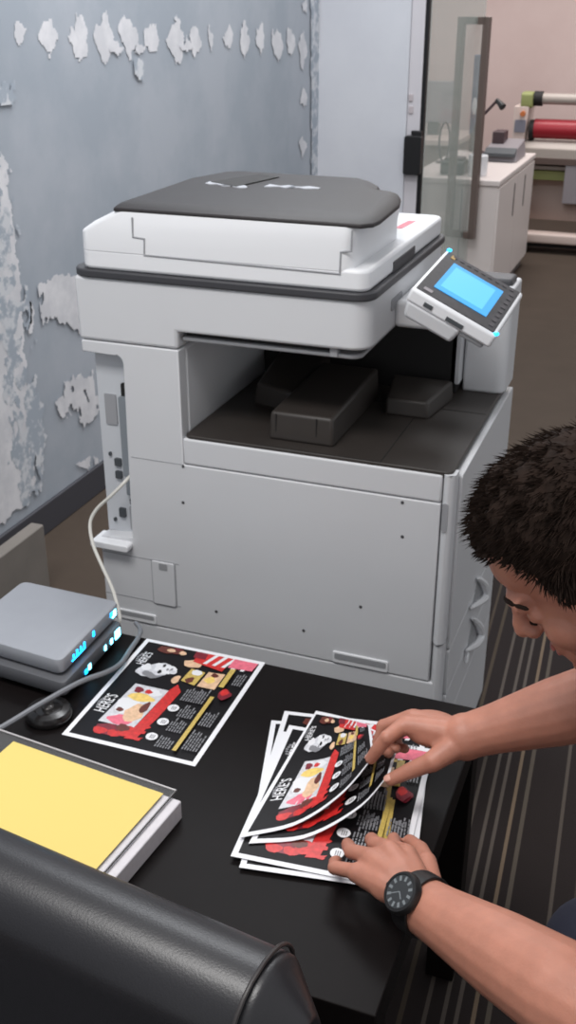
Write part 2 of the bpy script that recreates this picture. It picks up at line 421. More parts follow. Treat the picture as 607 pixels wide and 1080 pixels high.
# main body: inner core + outer side panel with the connector bay and tray opening cut into it
bm = NB()
prism(bm, [(.0, .39), (W-.001, .39), (W-.001, ZT-.012), (.187, ZT-.012), (.187, .9675), (.0, .9675)], 'y', .028, D)
obj('main_body', bm, plastic, cop, bevel=.008)
bay_r = .076
bm = NB()
out = [(0, .39), (W-.018, .39), (W-.018, .75), (.187, .75), (.187, .9665), (-.006, .9665), (-.006, .945), (.060, .945)]
for i in range(7): a = PI/2-PI/2*i/6; out.append((bay_r-.016+.016*math.cos(a), .929+.016*math.sin(a)))
out += [(bay_r-.006, .58), (0, .572)]
prism(bm, out[::-1], 'y', 0, .030)
obj('side_panel', bm, plastic, cop, bevel=.004)
bm = NB(); prism(bm, [(.187, .7515), (W-.018, .7515), (W-.018, ZT-.004), (.187, ZT-.004)], 'y', .001, .030)
obj('side_panel', bm, plastic, cop, bevel=.004)
# front column strip with grip slot
bm = NB(); prism(bm, rrect(W-.0165, W+.004, -.004, .03, .012, corners=(0, 0, 1, 1)), 'z', .474, ZT-.002)
obj('corner_cover', bm, plastic, cop, bevel=.002)
bm = NB(); prism(bm, rrect(W-.0165, W+.004, .0, .03, .012, corners=(0, 0, 1, 1)), 'z', .03, .470)
obj('corner_cover', bm, plastic, cop, bevel=.002)
bm = NB(); prism(bm, rrect(W-.014, W-.004, .700, .754, .0045), 'y', -.0052, 0)
obj('grip_slot', bm, seam_grey, cop)
# front face: main door and drawers
def front_panel(name, v0, v1, z0, z1, x1=W+.010):
    bm = NB(); prism(bm, rrect(v0, v1, z0, z1, .006), 'x', W-.003, x1); return obj(name, bm, plastic, cop, bevel=.0012)
front_panel('front_door', .032, D-.004, .4445, ZT-.012)
arcs = [[(504, 610), (509, 615), (511, 624), (508, 633), (497, 641)], [(498, 652), (504, 659), (506, 669), (501, 680), (492, 686)], [(493, 688), (492, 693), (491, 699)]]
for (z0, z1), arc in zip(((.345, .4435), (.262, .344), (.05, .261)), arcs):
    dr = front_panel('drawer', .032, D-.03, z0, z1)
    pts = smooth_path([PU(x, y, W+.016) for x, y in arc], 5); n_ = len(pts)-1
    bm = NB(); tube(bm, pts, [.003+(.008 if len(arc) > 3 else .001)*math.sin(PI*i/n_) for i in range(n_+1)], 8); obj('handle', bm, plastic_white, dr)
    if len(arc) > 3:
        q = [PU(x, y, W+.0105) for x, y in arc]
        bm = NB(); prism(bm, [(p.y, p.z) for p in q], 'x', W+.0098, W+.0112); obj('handle_recess', bm, plastic_grey, dr)
# connector bay interior
bm = NB(); box(bm, .004, bay_r+.004, .0265, .029, .575, .945)
obj('connector_plate', bm, mat('plate_light', (196, 199, 204), .5), cop)
conn = [(.052, .072, .70, .86, port_grey, .012), (.056, .070, .86, .885, black_in, .006), (.018, .042, .80, .86, seam_grey, .003), (.054, .074, .66, .695, port_grey, .008),
        (.030, .044, .716, .732, port_dark, .005), (.030, .044, .690, .706, port_dark, .005), (.052, .062, .725, .742, port_dark, .004),
        (.058, .070, .640, .652, port_dark, .006), (.032, .046, .608, .628, port_dark, .005), (.056, .074, .585, .635, seam_grey, .006), (.018, .024, .596, .604, port_dark, .004), (.018, .024, .735, .743, port_dark, .004)]
for x0, x1, z0, z1, mm, t in conn:
    bm = NB(); prism(bm, rrect(x0, x1, z0, z1, .0025, 3), 'y', .0268-t, .0268); obj('port', bm, mm, cop)
bm = NB(); prism(bm, rrect(-.012, .070, .556, .570, .005), 'y', -.022, .028); obj('bay_ledge', bm, plastic_white, cop, bevel=.002)
# seams, small hatch, grips, screws
bm = NB()
bm.free()
for a in ((.0, .168, .4445, .446), (.0, .168, .538, .5395), (.08, .187, .7500, .7512)):
    bm = NB(); box(bm, a[0], a[1], -.0006, .001, a[2], a[3]); obj('panel_seam', bm, seam_grey, cop, smooth=False)
bm = NB(); prism(bm, rrect(.110, .158, .443, .539, .004), 'y', -.0035, .002); h = obj('hatch', bm, plastic, cop, bevel=.0015)
bm = NB(); prism(bm, rrect(.108, .160, .441, .541, .004), 'y', -.0012, .002); obj('hatch_seam', bm, seam_grey, h)
bm = NB(); prism(bm, rrect(.126, .144, .522, .536, .002), 'y', -.0042, -.003); obj('hatch_latch', bm, plastic_grey, h)
for x0, x1, z0, z1 in ((.020, .112, .393, .414), (.482, .590, .392, .416)):
    bm = NB(); prism(bm, rrect(x0, x1, z0, z1, .004), 'y', -.003, .002); g_ = obj('lifting_grip', bm, plastic_white, cop, bevel=.001)
    bm = NB(); prism(bm, rrect(x0+.004, x1-.004, z0+.009, z1-.003, .003), 'y', -.0038, -.002); obj('grip_opening', bm, plastic_grey, g_)
for x, y in [(193, 492), (193, 530), (424, 530), (424, 566), (228, 645), (320, 665), (380, 640)]:
    p = PV(x, y, 0); bm = NB(); lathe(bm, [(.0005, 0), (.0032, 0), (.0028, .0012), (.0005, .0012)], Vector((p.x, .0002, p.z)), Vector((0, -1, 0)), 14)
    obj('screw', bm, screw_m, cop)
# output tray cavity
bm = NB(); prism(bm, rrect(.1895, W-.002, .004, D-.004, .012), 'z', ZT-.010, ZT+.002)
tray = obj('output_tray', bm, tray_dark, cop, bevel=.002)
bm = NB(); box(bm, .556, .558, .006, .30, ZT+.0018, ZT+.0026); box(bm, .33, .558, .006, .008, ZT+.0016, ZT+.0022); box(bm, .21, .68, .30, .302, ZT+.0018, ZT+.0026)
obj('tray_groove', bm, black_in, tray, smooth=False)
bm = NB(); hexa(bm, [(.338, .040, ZT+.001), (.462, .040, ZT+.001), (.462, .33, ZT+.001), (.338, .33, ZT+.001)], [(.342, .044, ZT+.054), (.458, .044, ZT+.054), (.458, .33, ZT+.060), (.342, .33, ZT+.060)])
obj('tray_ramp', bm, tray_dark, tray, bevel=.006)
bm = NB(); bm.free()
for x in (.352, .428):
    bm = NB(); box(bm, x, x+.002, .0412, .0440, ZT+.004, ZT+.050); obj('ramp_seam', bm, black_in, tray)
bm = NB(); hexa(bm, [(.245, .20, ZT+.001), (.338, .17, ZT+.001), (.338, .40, ZT+.001), (.225, .40, ZT+.001)], [(.250, .205, ZT+.045), (.336, .175, ZT+.045), (.336, .40, ZT+.06), (.230, .40, ZT+.06)])
obj('tray_step', bm, tray_dark, tray, bevel=.006)
bm = NB(); hexa(bm, [(.500, .235, ZT+.001), (.585, .235, ZT+.001), (.604, .365, ZT+.001), (.480, .365, ZT+.001)], [(.500, .240, ZT+.034), (.580, .240, ZT+.034), (.600, .365, ZT+.040), (.480, .365, ZT+.040)])
obj('tray_step', bm, tray_dark, tray, bevel=.005)
bm = NB(); box(bm, .187, .60, .40, D-.01, ZT, ZS)
obj('exit_unit', bm, black_in, cop, bevel=.004)
bm = NB(); box(bm, .60, .615, .44, D-.01, ZT+.03, ZS); obj('exit_bracket', bm, plastic, cop, bevel=.003)
# scanner housing
bm = NB(); prism(bm, [(-.010, .968), (.187, .968), (.187, .999), (.531, .999), (.531, ZSC), (-.010, ZSC)], 'y', 0, D)
bmesh.ops.bevel(bm, geom=[e for e in bm.edges if 0 and e] + [e for e in bm.edges if all(abs(v.co.x-.531) < 1e-5 for v in e.verts) and abs(e.verts[0].co.z-e.verts[1].co.z) > .05], offset=.035, segments=7, profile=.5, affect='EDGES')
sc = obj('scanner_housing', bm, plastic, cop, bevel=.006)
bm = NB(); prism(bm, rrect(.19, .515, .012, D-.02, .02, 6, (0, 0, 0, 1)), 'z', .981, .989)
obj('lower_rail', bm, plastic_grey, sc, bevel=.003)
bm = NB(); box(bm, .193, .47, .022, .3, .988, 1.001); obj('scanner_gap', bm, black_in, sc)
bm = NB(); prism(bm, rrect(.462, .476, .008, .026, .002, 2), 'z', .984, 1.0)
obj('rail_clip', bm, plastic_grey, sc)
bm = NB(); prism(bm, rrect(-.016, .536, -.005, D+.004, .035, 8), 'z', ZSC-.001, ZSC+.013); obj('platen_gasket', bm, gasket, sc, bevel=.003)
bm = NB(); prism(bm, rrect(.13, .20, 1.035, 1.056, .006), 'x', .529, .5325); obj('badge_recess', bm, seam_grey, sc)
bm = NB(); box(bm, .53, .62, .16, .36, ZS+.015, ZSC-.035); obj('panel_mount', bm, plastic, cop, bevel=.008)
# document feeder
Z0 = ZSC+.013
adf = NB(); prism(adf, rrect(.004, .526, .002, D-.004, .022, 6), 'z', Z0, Z0+.036)
bmesh.ops.recalc_face_normals(adf, faces=adf.faces)
fe = obj('document_feeder', adf, plastic_white, cop, bevel=.006)
bm = NB(); prism(bm, rrect(.500, .5275, .15, .30, .004), 'z', Z0-.0005, Z0+.020); obj('lift_notch', bm, gasket, fe, bevel=.002)  # solid block; its dark colour paints the shadow inside the notch
# upper body (lofted: rises from the platen cover to the lid line)
def loft(bm, loops, mi=0):
    R = [[bm.verts.new(p) for p in l] for l in loops]; n = len(R[0]); fs = []
    for i in range(len(R)-1):
        for k in range(n): fs.append(bm.faces.new((R[i][k], R[i][(k+1) % n], R[i+1][(k+1) % n], R[i+1][k])))
    fs.append(bm.faces.new(R[0][::-1])); fs.append(bm.faces.new(R[-1])); setmat(fs, mi); bmesh.ops.recalc_face_normals(bm, faces=fs)
def plan(x0, x1, y0, y1, r, z, zf=None):
    return [(x, y, z if zf is None else zf(x, y)) for x, y in rrect(x0, x1, y0, y1, r, 6)]
bm = NB()
loft(bm, [plan(.004, .500, .0016, .285, .022, Z0+.030), plan(.005, .500, .0016, .285, .022, Z0+.064), plan(.030, .502, .0022, .285, .022, Z0+.080), plan(.072, .506, .004, .285, .022, Z0+.100), plan(.076, .506, .006, .285, .020, Z0+.105)])
obj('feeder_body', bm, plastic_white, fe, bevel=.003)
cs = [PV(x, y, .001) for x, y in ((139, 230), (140, 250), (152, 252), (152, 269), (358, 289), (359, 266), (370, 265), (371, 244))]
bm = NB()
for p, q in zip(cs, cs[1:]):
    d = (q-p).normalized()*.001
    tube(bm, [(p.x-d.x, .0016, p.z-d.z), (q.x+d.x, .0016, q.z+d.z)], .0016, 6)
obj('cover_seam', bm, seam_grey, fe, smooth=False)
# dark lid and paper tray on top
bm = NB()
def lidz(x, y): return Z0+.110+.006*min(1, max(0, (y-.01)/.34))
prof = [(.076, .004), (.512, .004), (.527, .02), (.530, .05), (.520, .20), (.505, .265), (.462, .275), (.450, .33), (.415, .385), (.40, .398), (.135, .405), (.11, .385), (.076, .28), (.068, .03)]
loft(bm, [[(x, y, Z0+.100) for x, y in prof], [(x, y, Z0+.106) for x, y in prof], [(x+(.28-x)*.03, y+(.2-y)*.04, lidz(x, y)) for x, y in prof], [(x+(.28-x)*.10, y+(.2-y)*.12, lidz(x, y)+.005) for x, y in prof]])
lid = obj('feeder_lid', bm, lid_dark, fe, bevel=.002)
bm = NB(); lz = Z0+.1165
hexa(bm, [(.150, .235, lz), (.215, .205, lz), (.250, .33, lz-.004), (.20, .35, lz-.004)], [(.152, .237, lz+.0045), (.215, .207, lz+.004), (.250, .33, lz+.0055), (.20, .35, lz+.0055)])
obj('feed_slot', bm, black_in, lid)
lab_m = mat('label_silver', (196, 198, 204), .25)
for k, (xa, ya, xb, yb) in enumerate([(.146, .232, .235, .207), (.262, .236, .362, .240)]):
    bm = NB(); n_ = 8; up = []; dn_ = []
    for i in range(n_+1):
        t = i/n_; x = xa+(xb-xa)*t; y = ya+(yb-ya)*t; w = .016*(.6+.4*math.sin(i*2.1+k))
        up.append((x, y+w, lidz(x, y+w)+.0062)); dn_.append((x, y-w*.8, lidz(x, y-w*.8)+.0062))
    for i in range(n_):
        hexa(bm, [Vector(q)-Vector((0, 0, .003)) for q in (dn_[i], dn_[i+1], up[i+1], up[i])], [dn_[i], dn_[i+1], up[i+1], up[i]])
    bmesh.ops.remove_doubles(bm, verts=list(bm.verts), dist=1e-5)
    o_ = obj('feed_label', bm, lab_m, lid); o_['label'] = 'pale shiny label on the dark lid'
bm = NB(); prism(bm, [(.10, .395), (.44, .395), (.44, D-.02), (.10, D-.02)], 'z', Z0+.032, Z0+.042); obj('document_tray', bm, plastic_white, fe, bevel=.004)
bm = NB(); prism(bm, [(.470, .36), (.484, .36), (.490, .44), (.476, .44)], 'z', Z0+.036, Z0+.0368); o_ = obj('warning_sticker', bm, red_label, fe, smooth=False); o_['label'] = 'small pink-red strip sticker'
# control panel
NLp, NRp = PV(434, 303, -.002), PV(523, 355, -.002)
FLp = PV(471, 263, .205); FRp = NRp+(FLp-NLp)
pn = (NRp-NLp).cross(FLp-NLp).normalized()
if pn.z < 0: pn = -pn
def pp(s, t, h=0): return NLp+(NRp-NLp)*s+(FLp-NLp)*t+pn*h
def pslab(bm, s0, s1, t0, t1, h0, h1, mi=0):
    return hexa(bm, [pp(s0, t0, h0), pp(s1, t0, h0), pp(s1, t1, h0), pp(s0, t1, h0)], [pp(s0, t0, h1), pp(s1, t0, h1), pp(s1, t1, h1), pp(s0, t1, h1)], mi)
bm = NB(); pslab(bm, 0, 1, 0, 1, -.024, 0)
cp = obj('control_panel', bm, plastic_white, cop, bevel=.005)
bm = NB(); hexa(bm, [pp(.05, .02, -.052), pp(.62, .02, -.052), pp(.62, .8, -.052), pp(.05, .8, -.052)], [pp(.01, .005, -.022), pp(.66, .005, -.022), pp(.66, .9, -.022), pp(.01, .9, -.022)])
obj('panel_housing', bm, plastic, cp, bevel=.006)
bm = NB(); pslab(bm, .62, .93, .03, .7, -.034, -.022); obj('panel_housing', bm, plastic_grey, cp, bevel=.004)
bm = NB(); pslab(bm, .035, .955, .03, .97, -.001, .0012); obj('panel_bezel', bm, bezel, cp, bevel=.001)
bm = NB(); pslab(bm, .17, .80, .20, .80, .0008, .0020, 0); pslab(bm, .22, .72, .27, .74, .0019, .0023, 1); obj('touch_screen', bm, [screen_m, screen_m2], cp)
for s, t in ((.03, 1.0), (.985, .03)):
    bm = NB(); ellipsoid(bm, pp(s, t, .001), (.0045, .0045, .003), u=12, v=8); obj('indicator_light', bm, led_cyan, cp)
bm = NB(); pslab(bm, .10, .15, .86, .93, .001, .002); obj('panel_badge', bm, gold, cp)
bm = NB(); pslab(bm, .10, .20, .07, .12, .001, .002); obj('panel_logo', bm, grey_m, cp)
bm = NB()
for i in range(8): pslab(bm, .87, .92, .10+.1*i, .16+.1*i, .001, .002)
for i in range(9): pslab(bm, .12+.09*i, .17+.09*i, .90, .94, .001, .002)
obj('panel_buttons', bm, mat('button_grey', (66, 62, 66), .5), cp)
for s0, s1, h in ((.19, .29, -.013), (.46, .66, -.015)):
    bm = NB(); hexa(bm, [pp(s0, -.008, h-.004), pp(s1, -.008, h-.004), pp(s1, .02, h-.004), pp(s0, .02, h-.004)], [pp(s0, -.008, h+.003), pp(s1, -.008, h+.003), pp(s1, .02, h+.003), pp(s0, .02, h+.003)])
    obj('card_slot', bm, port_dark, cp)
# right column that carries panel and scanner
bm = NB(); prism(bm, rrect(.607, .692, .425, D, .022, 6, (0, 0, 0, 1)), 'z', ZT+.001, 1.02)
obj('front_column', bm, plastic, cop, bevel=.005)
bm = NB(); box(bm, .60, .685, .45, D-.02, 1.0, 1.032); obj('panel_arm', bm, gasket, cop, bevel=.006)
bm = NB(); box(bm, .585, .605, .40, D-.02, ZT+.02, 1.02); obj('column_bracket', bm, plastic, cop, bevel=.003)

# network cable into the bay
bm = NB(); pth = [PV(139, 500, .020), PV(131, 509, -.004), PV(117, 523, -.020), PV(102, 537, -.03), PV(95, 552, -.045), PV(98, 574, -.07), PV(108, 598, -.10), PV(118, 620, -.13), PV(124, 640, -.17), P(126, 655, .552), P(118, 660, .545)]
tube(bm, smooth_path(pth, 10), .0033, 8); cw = obj('network_cable', bm, cable_w)
tag(cw, 'thin white network cable hanging from the copier connector bay down to the router', 'cable')

# ================================================================== TABLE
tb = thing('coffee_table', 'low black-brown laminate table covered with posters in front of the copier', 'table', (.24, -.54, 0))
T0, T1, V0, V1, TZ = -.33, .806, -.836, -.252, .536
bm = NB(); box(bm, T0, T1, V0, V1, TZ-.05, TZ); obj('tabletop', bm, table_m, tb, bevel=.002)
for x in (T0, T1-.05):
    for y in (V0, V1-.05):
        bm = NB(); box(bm, x+.001, x+.049, y+.001, y+.049, 0, TZ-.05); obj('leg', bm, table_m, tb, bevel=.002)

# ================================================================== POSTERS
SW, SL = .216, .279
def text_mesh(txt, font_size):
    cu = bpy.data.curves.new('t', 'FONT'); cu.body = txt; cu.size = font_size; cu.align_x = 'CENTER'; cu.align_y = 'CENTER'; cu.offset = .012*font_size; cu.resolution_u = 3
    o = bpy.data.objects.new('t', cu); C.objects.link(o); bpy.context.view_layer.update()
    me = bpy.data.meshes.new_from_object(o.evaluated_get(bpy.context.evaluated_depsgraph_get()))
    vs = [v.co.copy() for v in me.vertices]; fs = [tuple(p.vertices) for p in me.polygons]
    C.objects.unlink(o); bpy.data.objects.remove(o); bpy.data.meshes.remove(me); return vs, fs
HERES = text_mesh("HERE'S", 1.0)
ART_MATS = [paper, art_black, art_white, art_grey, art_red, art_dred, art_brown, art_skin, art_gold, art_pale, art_yel, art_pink]
PA, BK, WH, GR, RD, DR, BR, SK, GO, PL, YE, PI_ = range(12)
def art(bm):
    """poster print in sheet space: x = 0..SW (top edge of the layout at x = 0), y = 0..SL (reading direction)"""
    rr = random.Random(3); lay = [0]
    def z(): lay[0] += 1; return .00045+.00002*lay[0]
    def pg(pts, mi):
        zz = z(); f = poly(bm, [(s*SW, t*SL, zz) for s, t in pts], mi); return f
    def blob(s, t, rs, rt, mi, n=16, j=.25):
        ph = rr.random()*9
        pg([(s+rs*math.cos(a)*(1+j*math.sin(3*a+ph)*.5+j*rr.uniform(-.5, .5)), t+rt*math.sin(a)*(1+j*math.cos(2*a+ph)*.5+j*rr.uniform(-.5, .5))) for a in [2*PI*k/n for k in range(n)]], mi)
    m = .035
    pg([(m, m*.8), (1-m, m*.8), (1-m, 1-m*.8), (m, 1-m*.8)], BK)
    # the title twice, with an emblem above it
    for tc, sz in ((.33, .026), (.80, .020)):
        zz = z(); vs = [bm.verts.new((.115*SW-v.y*sz, tc*SL+v.x*sz*.62, zz)) for v in HERES[0]]
        for f in HERES[1]:
            try: bm.faces.new([vs[k] for k in f]).material_index = WH
            except ValueError: pass
        for k in range(5): blob(.055+.006*abs(k-2), tc+(k-2)*.018, .012, .008, GR, 8, .3)
    # food picture with red banner
    pg([(.16, .17), (.43, .17), (.47, .55), (.20, .55)], PL)
    blob(.30, .12, .12, .05, DR); blob(.22, .10, .05, .03, RD); blob(.33, .10, .05, .03, RD); blob(.30, .22, .09, .04, PI_); blob(.27, .34, .09, .08, WH); blob(.36, .30, .07, .08, SK); blob(.32, .44, .10, .035, YE); blob(.38, .50, .06, .03, WH); blob(.26, .50, .035, .03, DR)
    blob(.40, .14, .06, .05, RD); blob(.36, .16, .05, .03, BR); blob(.40, .36, .03, .05, BR); blob(.34, .50, .03, .02, RD); blob(.24, .30, .03, .02, BR)
    pg([(.42, .08), (.50, .09), (.54, .30), (.56, .56), (.50, .62), (.47, .55), (.45, .30)], RD)
    for k in range(9): blob(.50+.012*rr.random(), .1+k*.055, .03, .018, RD, 10, .6)
    # black and white portrait
    blob(.24, .69, .105, .072, GR); blob(.19, .68, .07, .045, PL); blob(.29, .72, .10, .070, PL); blob(.32, .735, .085, .055, WH); blob(.18, .72, .04, .03, WH); blob(.23, .66, .05, .025, GR)
    blob(.30, .700, .016, .018, BK); blob(.30, .765, .014, .016, BK); blob(.345, .735, .010, .012, GR); blob(.375, .735, .012, .020, GR); blob(.26, .76, .03, .02, WH); blob(.40, .72, .03, .02, PL)
    # red-haired head
    blob(.22, .92, .075, .035, BR); blob(.30, .93, .07, .030, BR); blob(.26, .925, .035, .016, SK); blob(.36, .92, .03, .02, SK); blob(.30, .95, .03, .012, DR)
    # figures and flag
    pg([(.50, .66), (.62, .64), (.63, .78), (.51, .79)], GO); pg([(.64, .64), (.78, .64), (.78, .80), (.65, .79)], SK)
    blob(.50, .84, .08, .04, SK); blob(.57, .76, .04, .03, WH); blob(.46, .66, .03, .04, SK); blob(.56, .68, .03, .03, BR); blob(.70, .72, .04, .03, YE); blob(.71, .77, .03, .02, BR)
    pg([(.48, .86), (.74, .82), (.76, .965), (.48, .965)], RD)
    for k in range(5): pg([(.56+.075*k, .86), (.59+.075*k, .86), (.64+.075*k, .965), (.61+.075*k, .965)], WH)
    pg([(.76, .87), (.95, .88), (.96, .965), (.77, .965)], PI_); pg([(.46, .90), (.56, .90), (.55, .965), (.45, .965)], DR)
    # white roundels
    for t in (.14, .275, .405):
        blob(.595, t, .042, .032, WH, 20, .03)
        for k in (-1, 0, 1): pg([(.60+.013*k-.004, t-.016), (.60+.013*k+.003, t-.016), (.60+.013*k+.003, t+.016), (.60+.013*k-.004, t+.016)], GR)
    # copy lines
    def lines(s0, t0, n, l, ds=.020, mi=GR):
        for k in range(n):
            t = t0
            while t < t0+l*(.7+.3*rr.random()):
                w = .012+.028*rr.random()
                pg([(s0+ds*k, t), (s0+ds*k+.010, t), (s0+ds*k+.010, t+w), (s0+ds*k, t+w)], mi); t += w+.006
    for t in (.07, .21, .34): lines(.655, t, 6, .095)
    lines(.60, .48, 9, .11); lines(.845, .09, 6, .16); lines(.845, .30, 5, .13); lines(.70, .50, 3, .08)
    pg([(.795, .06), (.825, .06), (.825, .56), (.795, .56)], GO); pg([(.80, .66), (.84, .66), (.84, .85), (.80, .85)], GO)
    blob(.88, .60, .045, .05, DR, 14, .3); blob(.87, .62, .03, .03, RD); lines(.88, .70, 4, .12)
def sheet_bm(fn=None, nx=16, ny=16):
    bm = NB()
    a = [(0, 0), (SW, 0), (SW, SL), (0, SL)]
    prism(bm, a, 'z', 0, .0004, PA)
    art(bm)
    if fn:
        bmesh.ops.triangulate(bm, faces=[f for f in bm.faces if len(f.verts) > 4])
        for ax, n, L in ((0, nx, SW), (1, ny, SL)):
            for k in range(1, n):
                co = [0, 0, 0]; no = [0, 0, 0]; co[ax] = L*k/n; no[ax] = 1
                bmesh.ops.bisect_plane(bm, geom=list(bm.verts)+list(bm.edges)+list(bm.faces), plane_co=co, plane_no=no)
        e = 1e-3
        for v in bm.verts:
            s, t, h = v.co.x/SW, v.co.y/SL, v.co.z
            p = fn(s, t); nrm = (fn(s+e, t)-fn(s-e, t)).cross(fn(s, t+e)-fn(s, t-e)).normalized()
            v.co = p+nrm*h*1.6
    else:
        bmesh.ops.triangulate(bm, faces=[f for f in bm.faces if len(f.verts) > 4])
    return bm
flat = obj('poster', sheet_bm(), ART_MATS, smooth=False, loc=(0, 0, 0))
G = 'letter-size posters fresh from the copier'
def put(o, fl, ang, z):
    """place the sheet with its far-left corner at fl; ang = turn from the table's axes"""
    off = Matrix.Rotation(ang, 3, 'Z') @ Vector((0, SL, 0))
    o.location = (fl.x-off.x, fl.y-off.y, z); o.rotation_euler = (0, 0, ang)
FZ = TZ+.0006
put(flat, Vector((.2285, -.247+.0, 0)), 0, FZ)
c0 = P(65, 775, TZ); c1 = P(160, 668, TZ); flat.location = (c0.x, c0.y, FZ); flat.rotation_euler = (0, 0, -math.atan2(c1.x-c0.x, c1.y-c0.y))
tag(flat, 'single white-bordered black poster lying flat between the router and the copier', 'poster', G)
def ang2(a, b): return -math.atan2(b.x-a.x, b.y-a.y)
pile = []
zs = TZ+.0006
def add_flat(fl_px, near_px, label, rot=None):
    global zs
    o = flat.copy(); C.objects.link(o); a = P(*fl_px, zs); b = P(*near_px, zs)
    put(o, a, ang2(b, a) if rot is None else rot, zs); tag(o, label, 'poster', G); zs += .0022; pile.append(o)
add_flat((286, 760), (270, 850), 'bottom poster of the pile, its left edge turned out farthest to the left')
add_flat((300, 750), (268, 850), 'second poster up in the pile, far-left corner poking out behind the top one')
a = P(252, 915, zs); b = P(355, 930, zs)
o = flat.copy(); C.objects.link(o); ang = math.atan2(b.y-a.y, b.x-a.x); o.rotation_euler = (0, 0, ang); o.location = (a.x, a.y, zs)
tag(o, 'poster in the pile whose near white edge sticks out lowest, beneath the left hand', 'poster', G); zs += .0022
o = flat.copy(); C.objects.link(o); q = P(243, 903, zs); o.rotation_euler = (0, 0, .09); o.location = (q.x, q.y, zs)
tag(o, 'uppermost flat poster of the pile, directly under the two lifted sheets', 'poster', G); zs += .0024
def cr(pts, t):
    n = len(pts)-1; t = min(max(t, 0), 1)*n; i = min(int(t), n-1); f = t-i
    p1, p2 = pts[i], pts[i+1]; p0 = pts[i-1] if i else p1*2-p2; p3 = pts[i+2] if i+2 <= n else p2*2-p1
    return .5*((2*p1)+(p2-p0)*f+(2*p0-5*p1+4*p2-p3)*f*f+(p1*-1-p0*-3-p2*3+p3)*f**3) if False else .5*((2*p1)+(p2-p0)*f+(2*p0-5*p1+4*p2-p3)*f*f+(p1*3-p0-p2*3+p3)*f**3)
def lifted(near, far):
    def fn(s, t): return cr(near, s).lerp(cr(far, s), t)
    return fn
fnB = lifted([P(262, 890, zs), P(322, 884, zs+.002), P(378, 853, .575), P(411, 816, .603)], [P(337, 753, zs), P(366, 760, zs+.001), P(394, 770, .558), P(420, 786, .592)])
s2 = obj('poster', sheet_bm(fnB), ART_MATS, smooth=True)
tag(s2, 'lifted poster second from the top, its right edge held by the thumb', 'poster', G)
zs += .0024
fnA = lifted([P(252, 884, zs), P(312, 870, zs+.004), P(360, 838, .580), P(396, 796, .612)], [P(333, 750, zs), P(352, 754, zs+.001), P(372, 759, .558), P(390, 765, .585)])
s1 = obj('poster', sheet_bm(fnA), ART_MATS, smooth=True)
tag(s1, 'topmost poster of the pile, bent upward and pinched under the index finger', 'poster', G)

# ================================================================== YELLOW SHEET, ACRYLIC HOLDER, REAM
def quad_slab(bm, fl, e1, e2, w, l, z0, z1, mi=0):
    p = [fl, fl+e1*w, fl+e1*w-e2*l, fl-e2*l]
    hexa(bm, [(q.x, q.y, z0) for q in p[::-1]], [(q.x, q.y, z1) for q in p[::-1]], mi)
RZ = TZ+.030
yl, yr = P(14, 781, RZ+.006), P(172, 836, RZ+.006)
e1 = (yr-yl); e1.z = 0; YWID = e1.length; e1.normalize(); e2 = Vector((-e1.y, e1.x, 0))
bm = NB(); quad_slab(bm, yl-e1*.004+e2*.003, e1, e2, YWID+.030, .222, TZ+.0005, RZ)
tag(obj('paper_ream', bm, ream_m, bevel=.002), 'thick stack of white paper under the yellow sheet at the near left', 'paper stack')
ho = thing('acrylic_holder', 'clear acrylic sign holder lying on the white paper stack around the yellow sheet', 'sign holder', (yl+yr)/2)
ho.location.z = RZ
bm = NB(); quad_slab(bm, yl-e1*.05+e2*.013, e1, e2, YWID+.062, .232, RZ+.0006, RZ+.0032); obj('holder_plate', bm, acrylic, ho, smooth=False)
bm = NB(); A = yl-e1*.05+e2*.013; B = A+e1*(YWID+.062)
tube(bm, [(A.x, A.y, RZ+.004), (B.x, B.y, RZ+.004)], .0013, 6); obj('holder_edge', bm, mat('acrylic_glint', (190, 186, 186), .2), ho)  # pale opaque rod paints the glint along the clear plate's far edge
bm = NB(); Bn = B-e2*.232
tube(bm, [(B.x, B.y, RZ+.004), (Bn.x, Bn.y, RZ+.004)], .0015, 6); obj('holder_edge', bm, mat('acrylic_dark', (60, 55, 55), .2), ho)
bm = NB(); quad_slab(bm, yl, e1, e2, YWID, .216, RZ+.0040, RZ+.0046)
tag(obj('yellow_sheet', bm, yellow_m, smooth=False), 'plain pale yellow sheet of paper on top of the white stack', 'paper')

# ================================================================== ROUTERS AND BITS
def device(name, label, cat, corners, z0, z1, mtop, mside, r):
    th = thing(name, label, cat, ((corners[0]+corners[2])/2).to_3d()); th.location.z = z0
    def roundc(scale, z):
        out = []; n = 4; c = sum(corners, Vector((0, 0, 0)))/4
        for i in range(4):
            p = corners[i]; a = corners[i-1]; b = corners[(i+1) % 4]
            pa = p+(a-p).normalized()*r; pb = p+(b-p).normalized()*r
            for k in range(n+1):
                t = k/n; q = pa*(1-t)**2+p*2*t*(1-t)+pb*t*t
                q = c+(q-c)*scale; out.append((q.x, q.y, z))
        return out
    bm = NB(); loft(bm, [roundc(.96, z0), roundc(.99, z0+.004), roundc(1, z1-.006), roundc(.985, z1-.001), roundc(.96, z1)])
    obj('case', bm, mtop, th); return th
UZ = .604
k = [P(24, 612, UZ), P(126, 634, UZ), P(64, 698, UZ), P(-44, 666, UZ)]
for q in k: q.z = 0
up = device('router', 'grey box router with rounded corners and blue status lights, upper of the two stacked', 'router', k, .577, UZ, router_m, router_side, .014)
k2 = [q+Vector((.010, -.012, 0)) for q in k]
lo = device('network_switch', 'darker flat network box with blue lights stacked below the grey router', 'router', k2, .546, .573, router_dark, router_dark, .010)
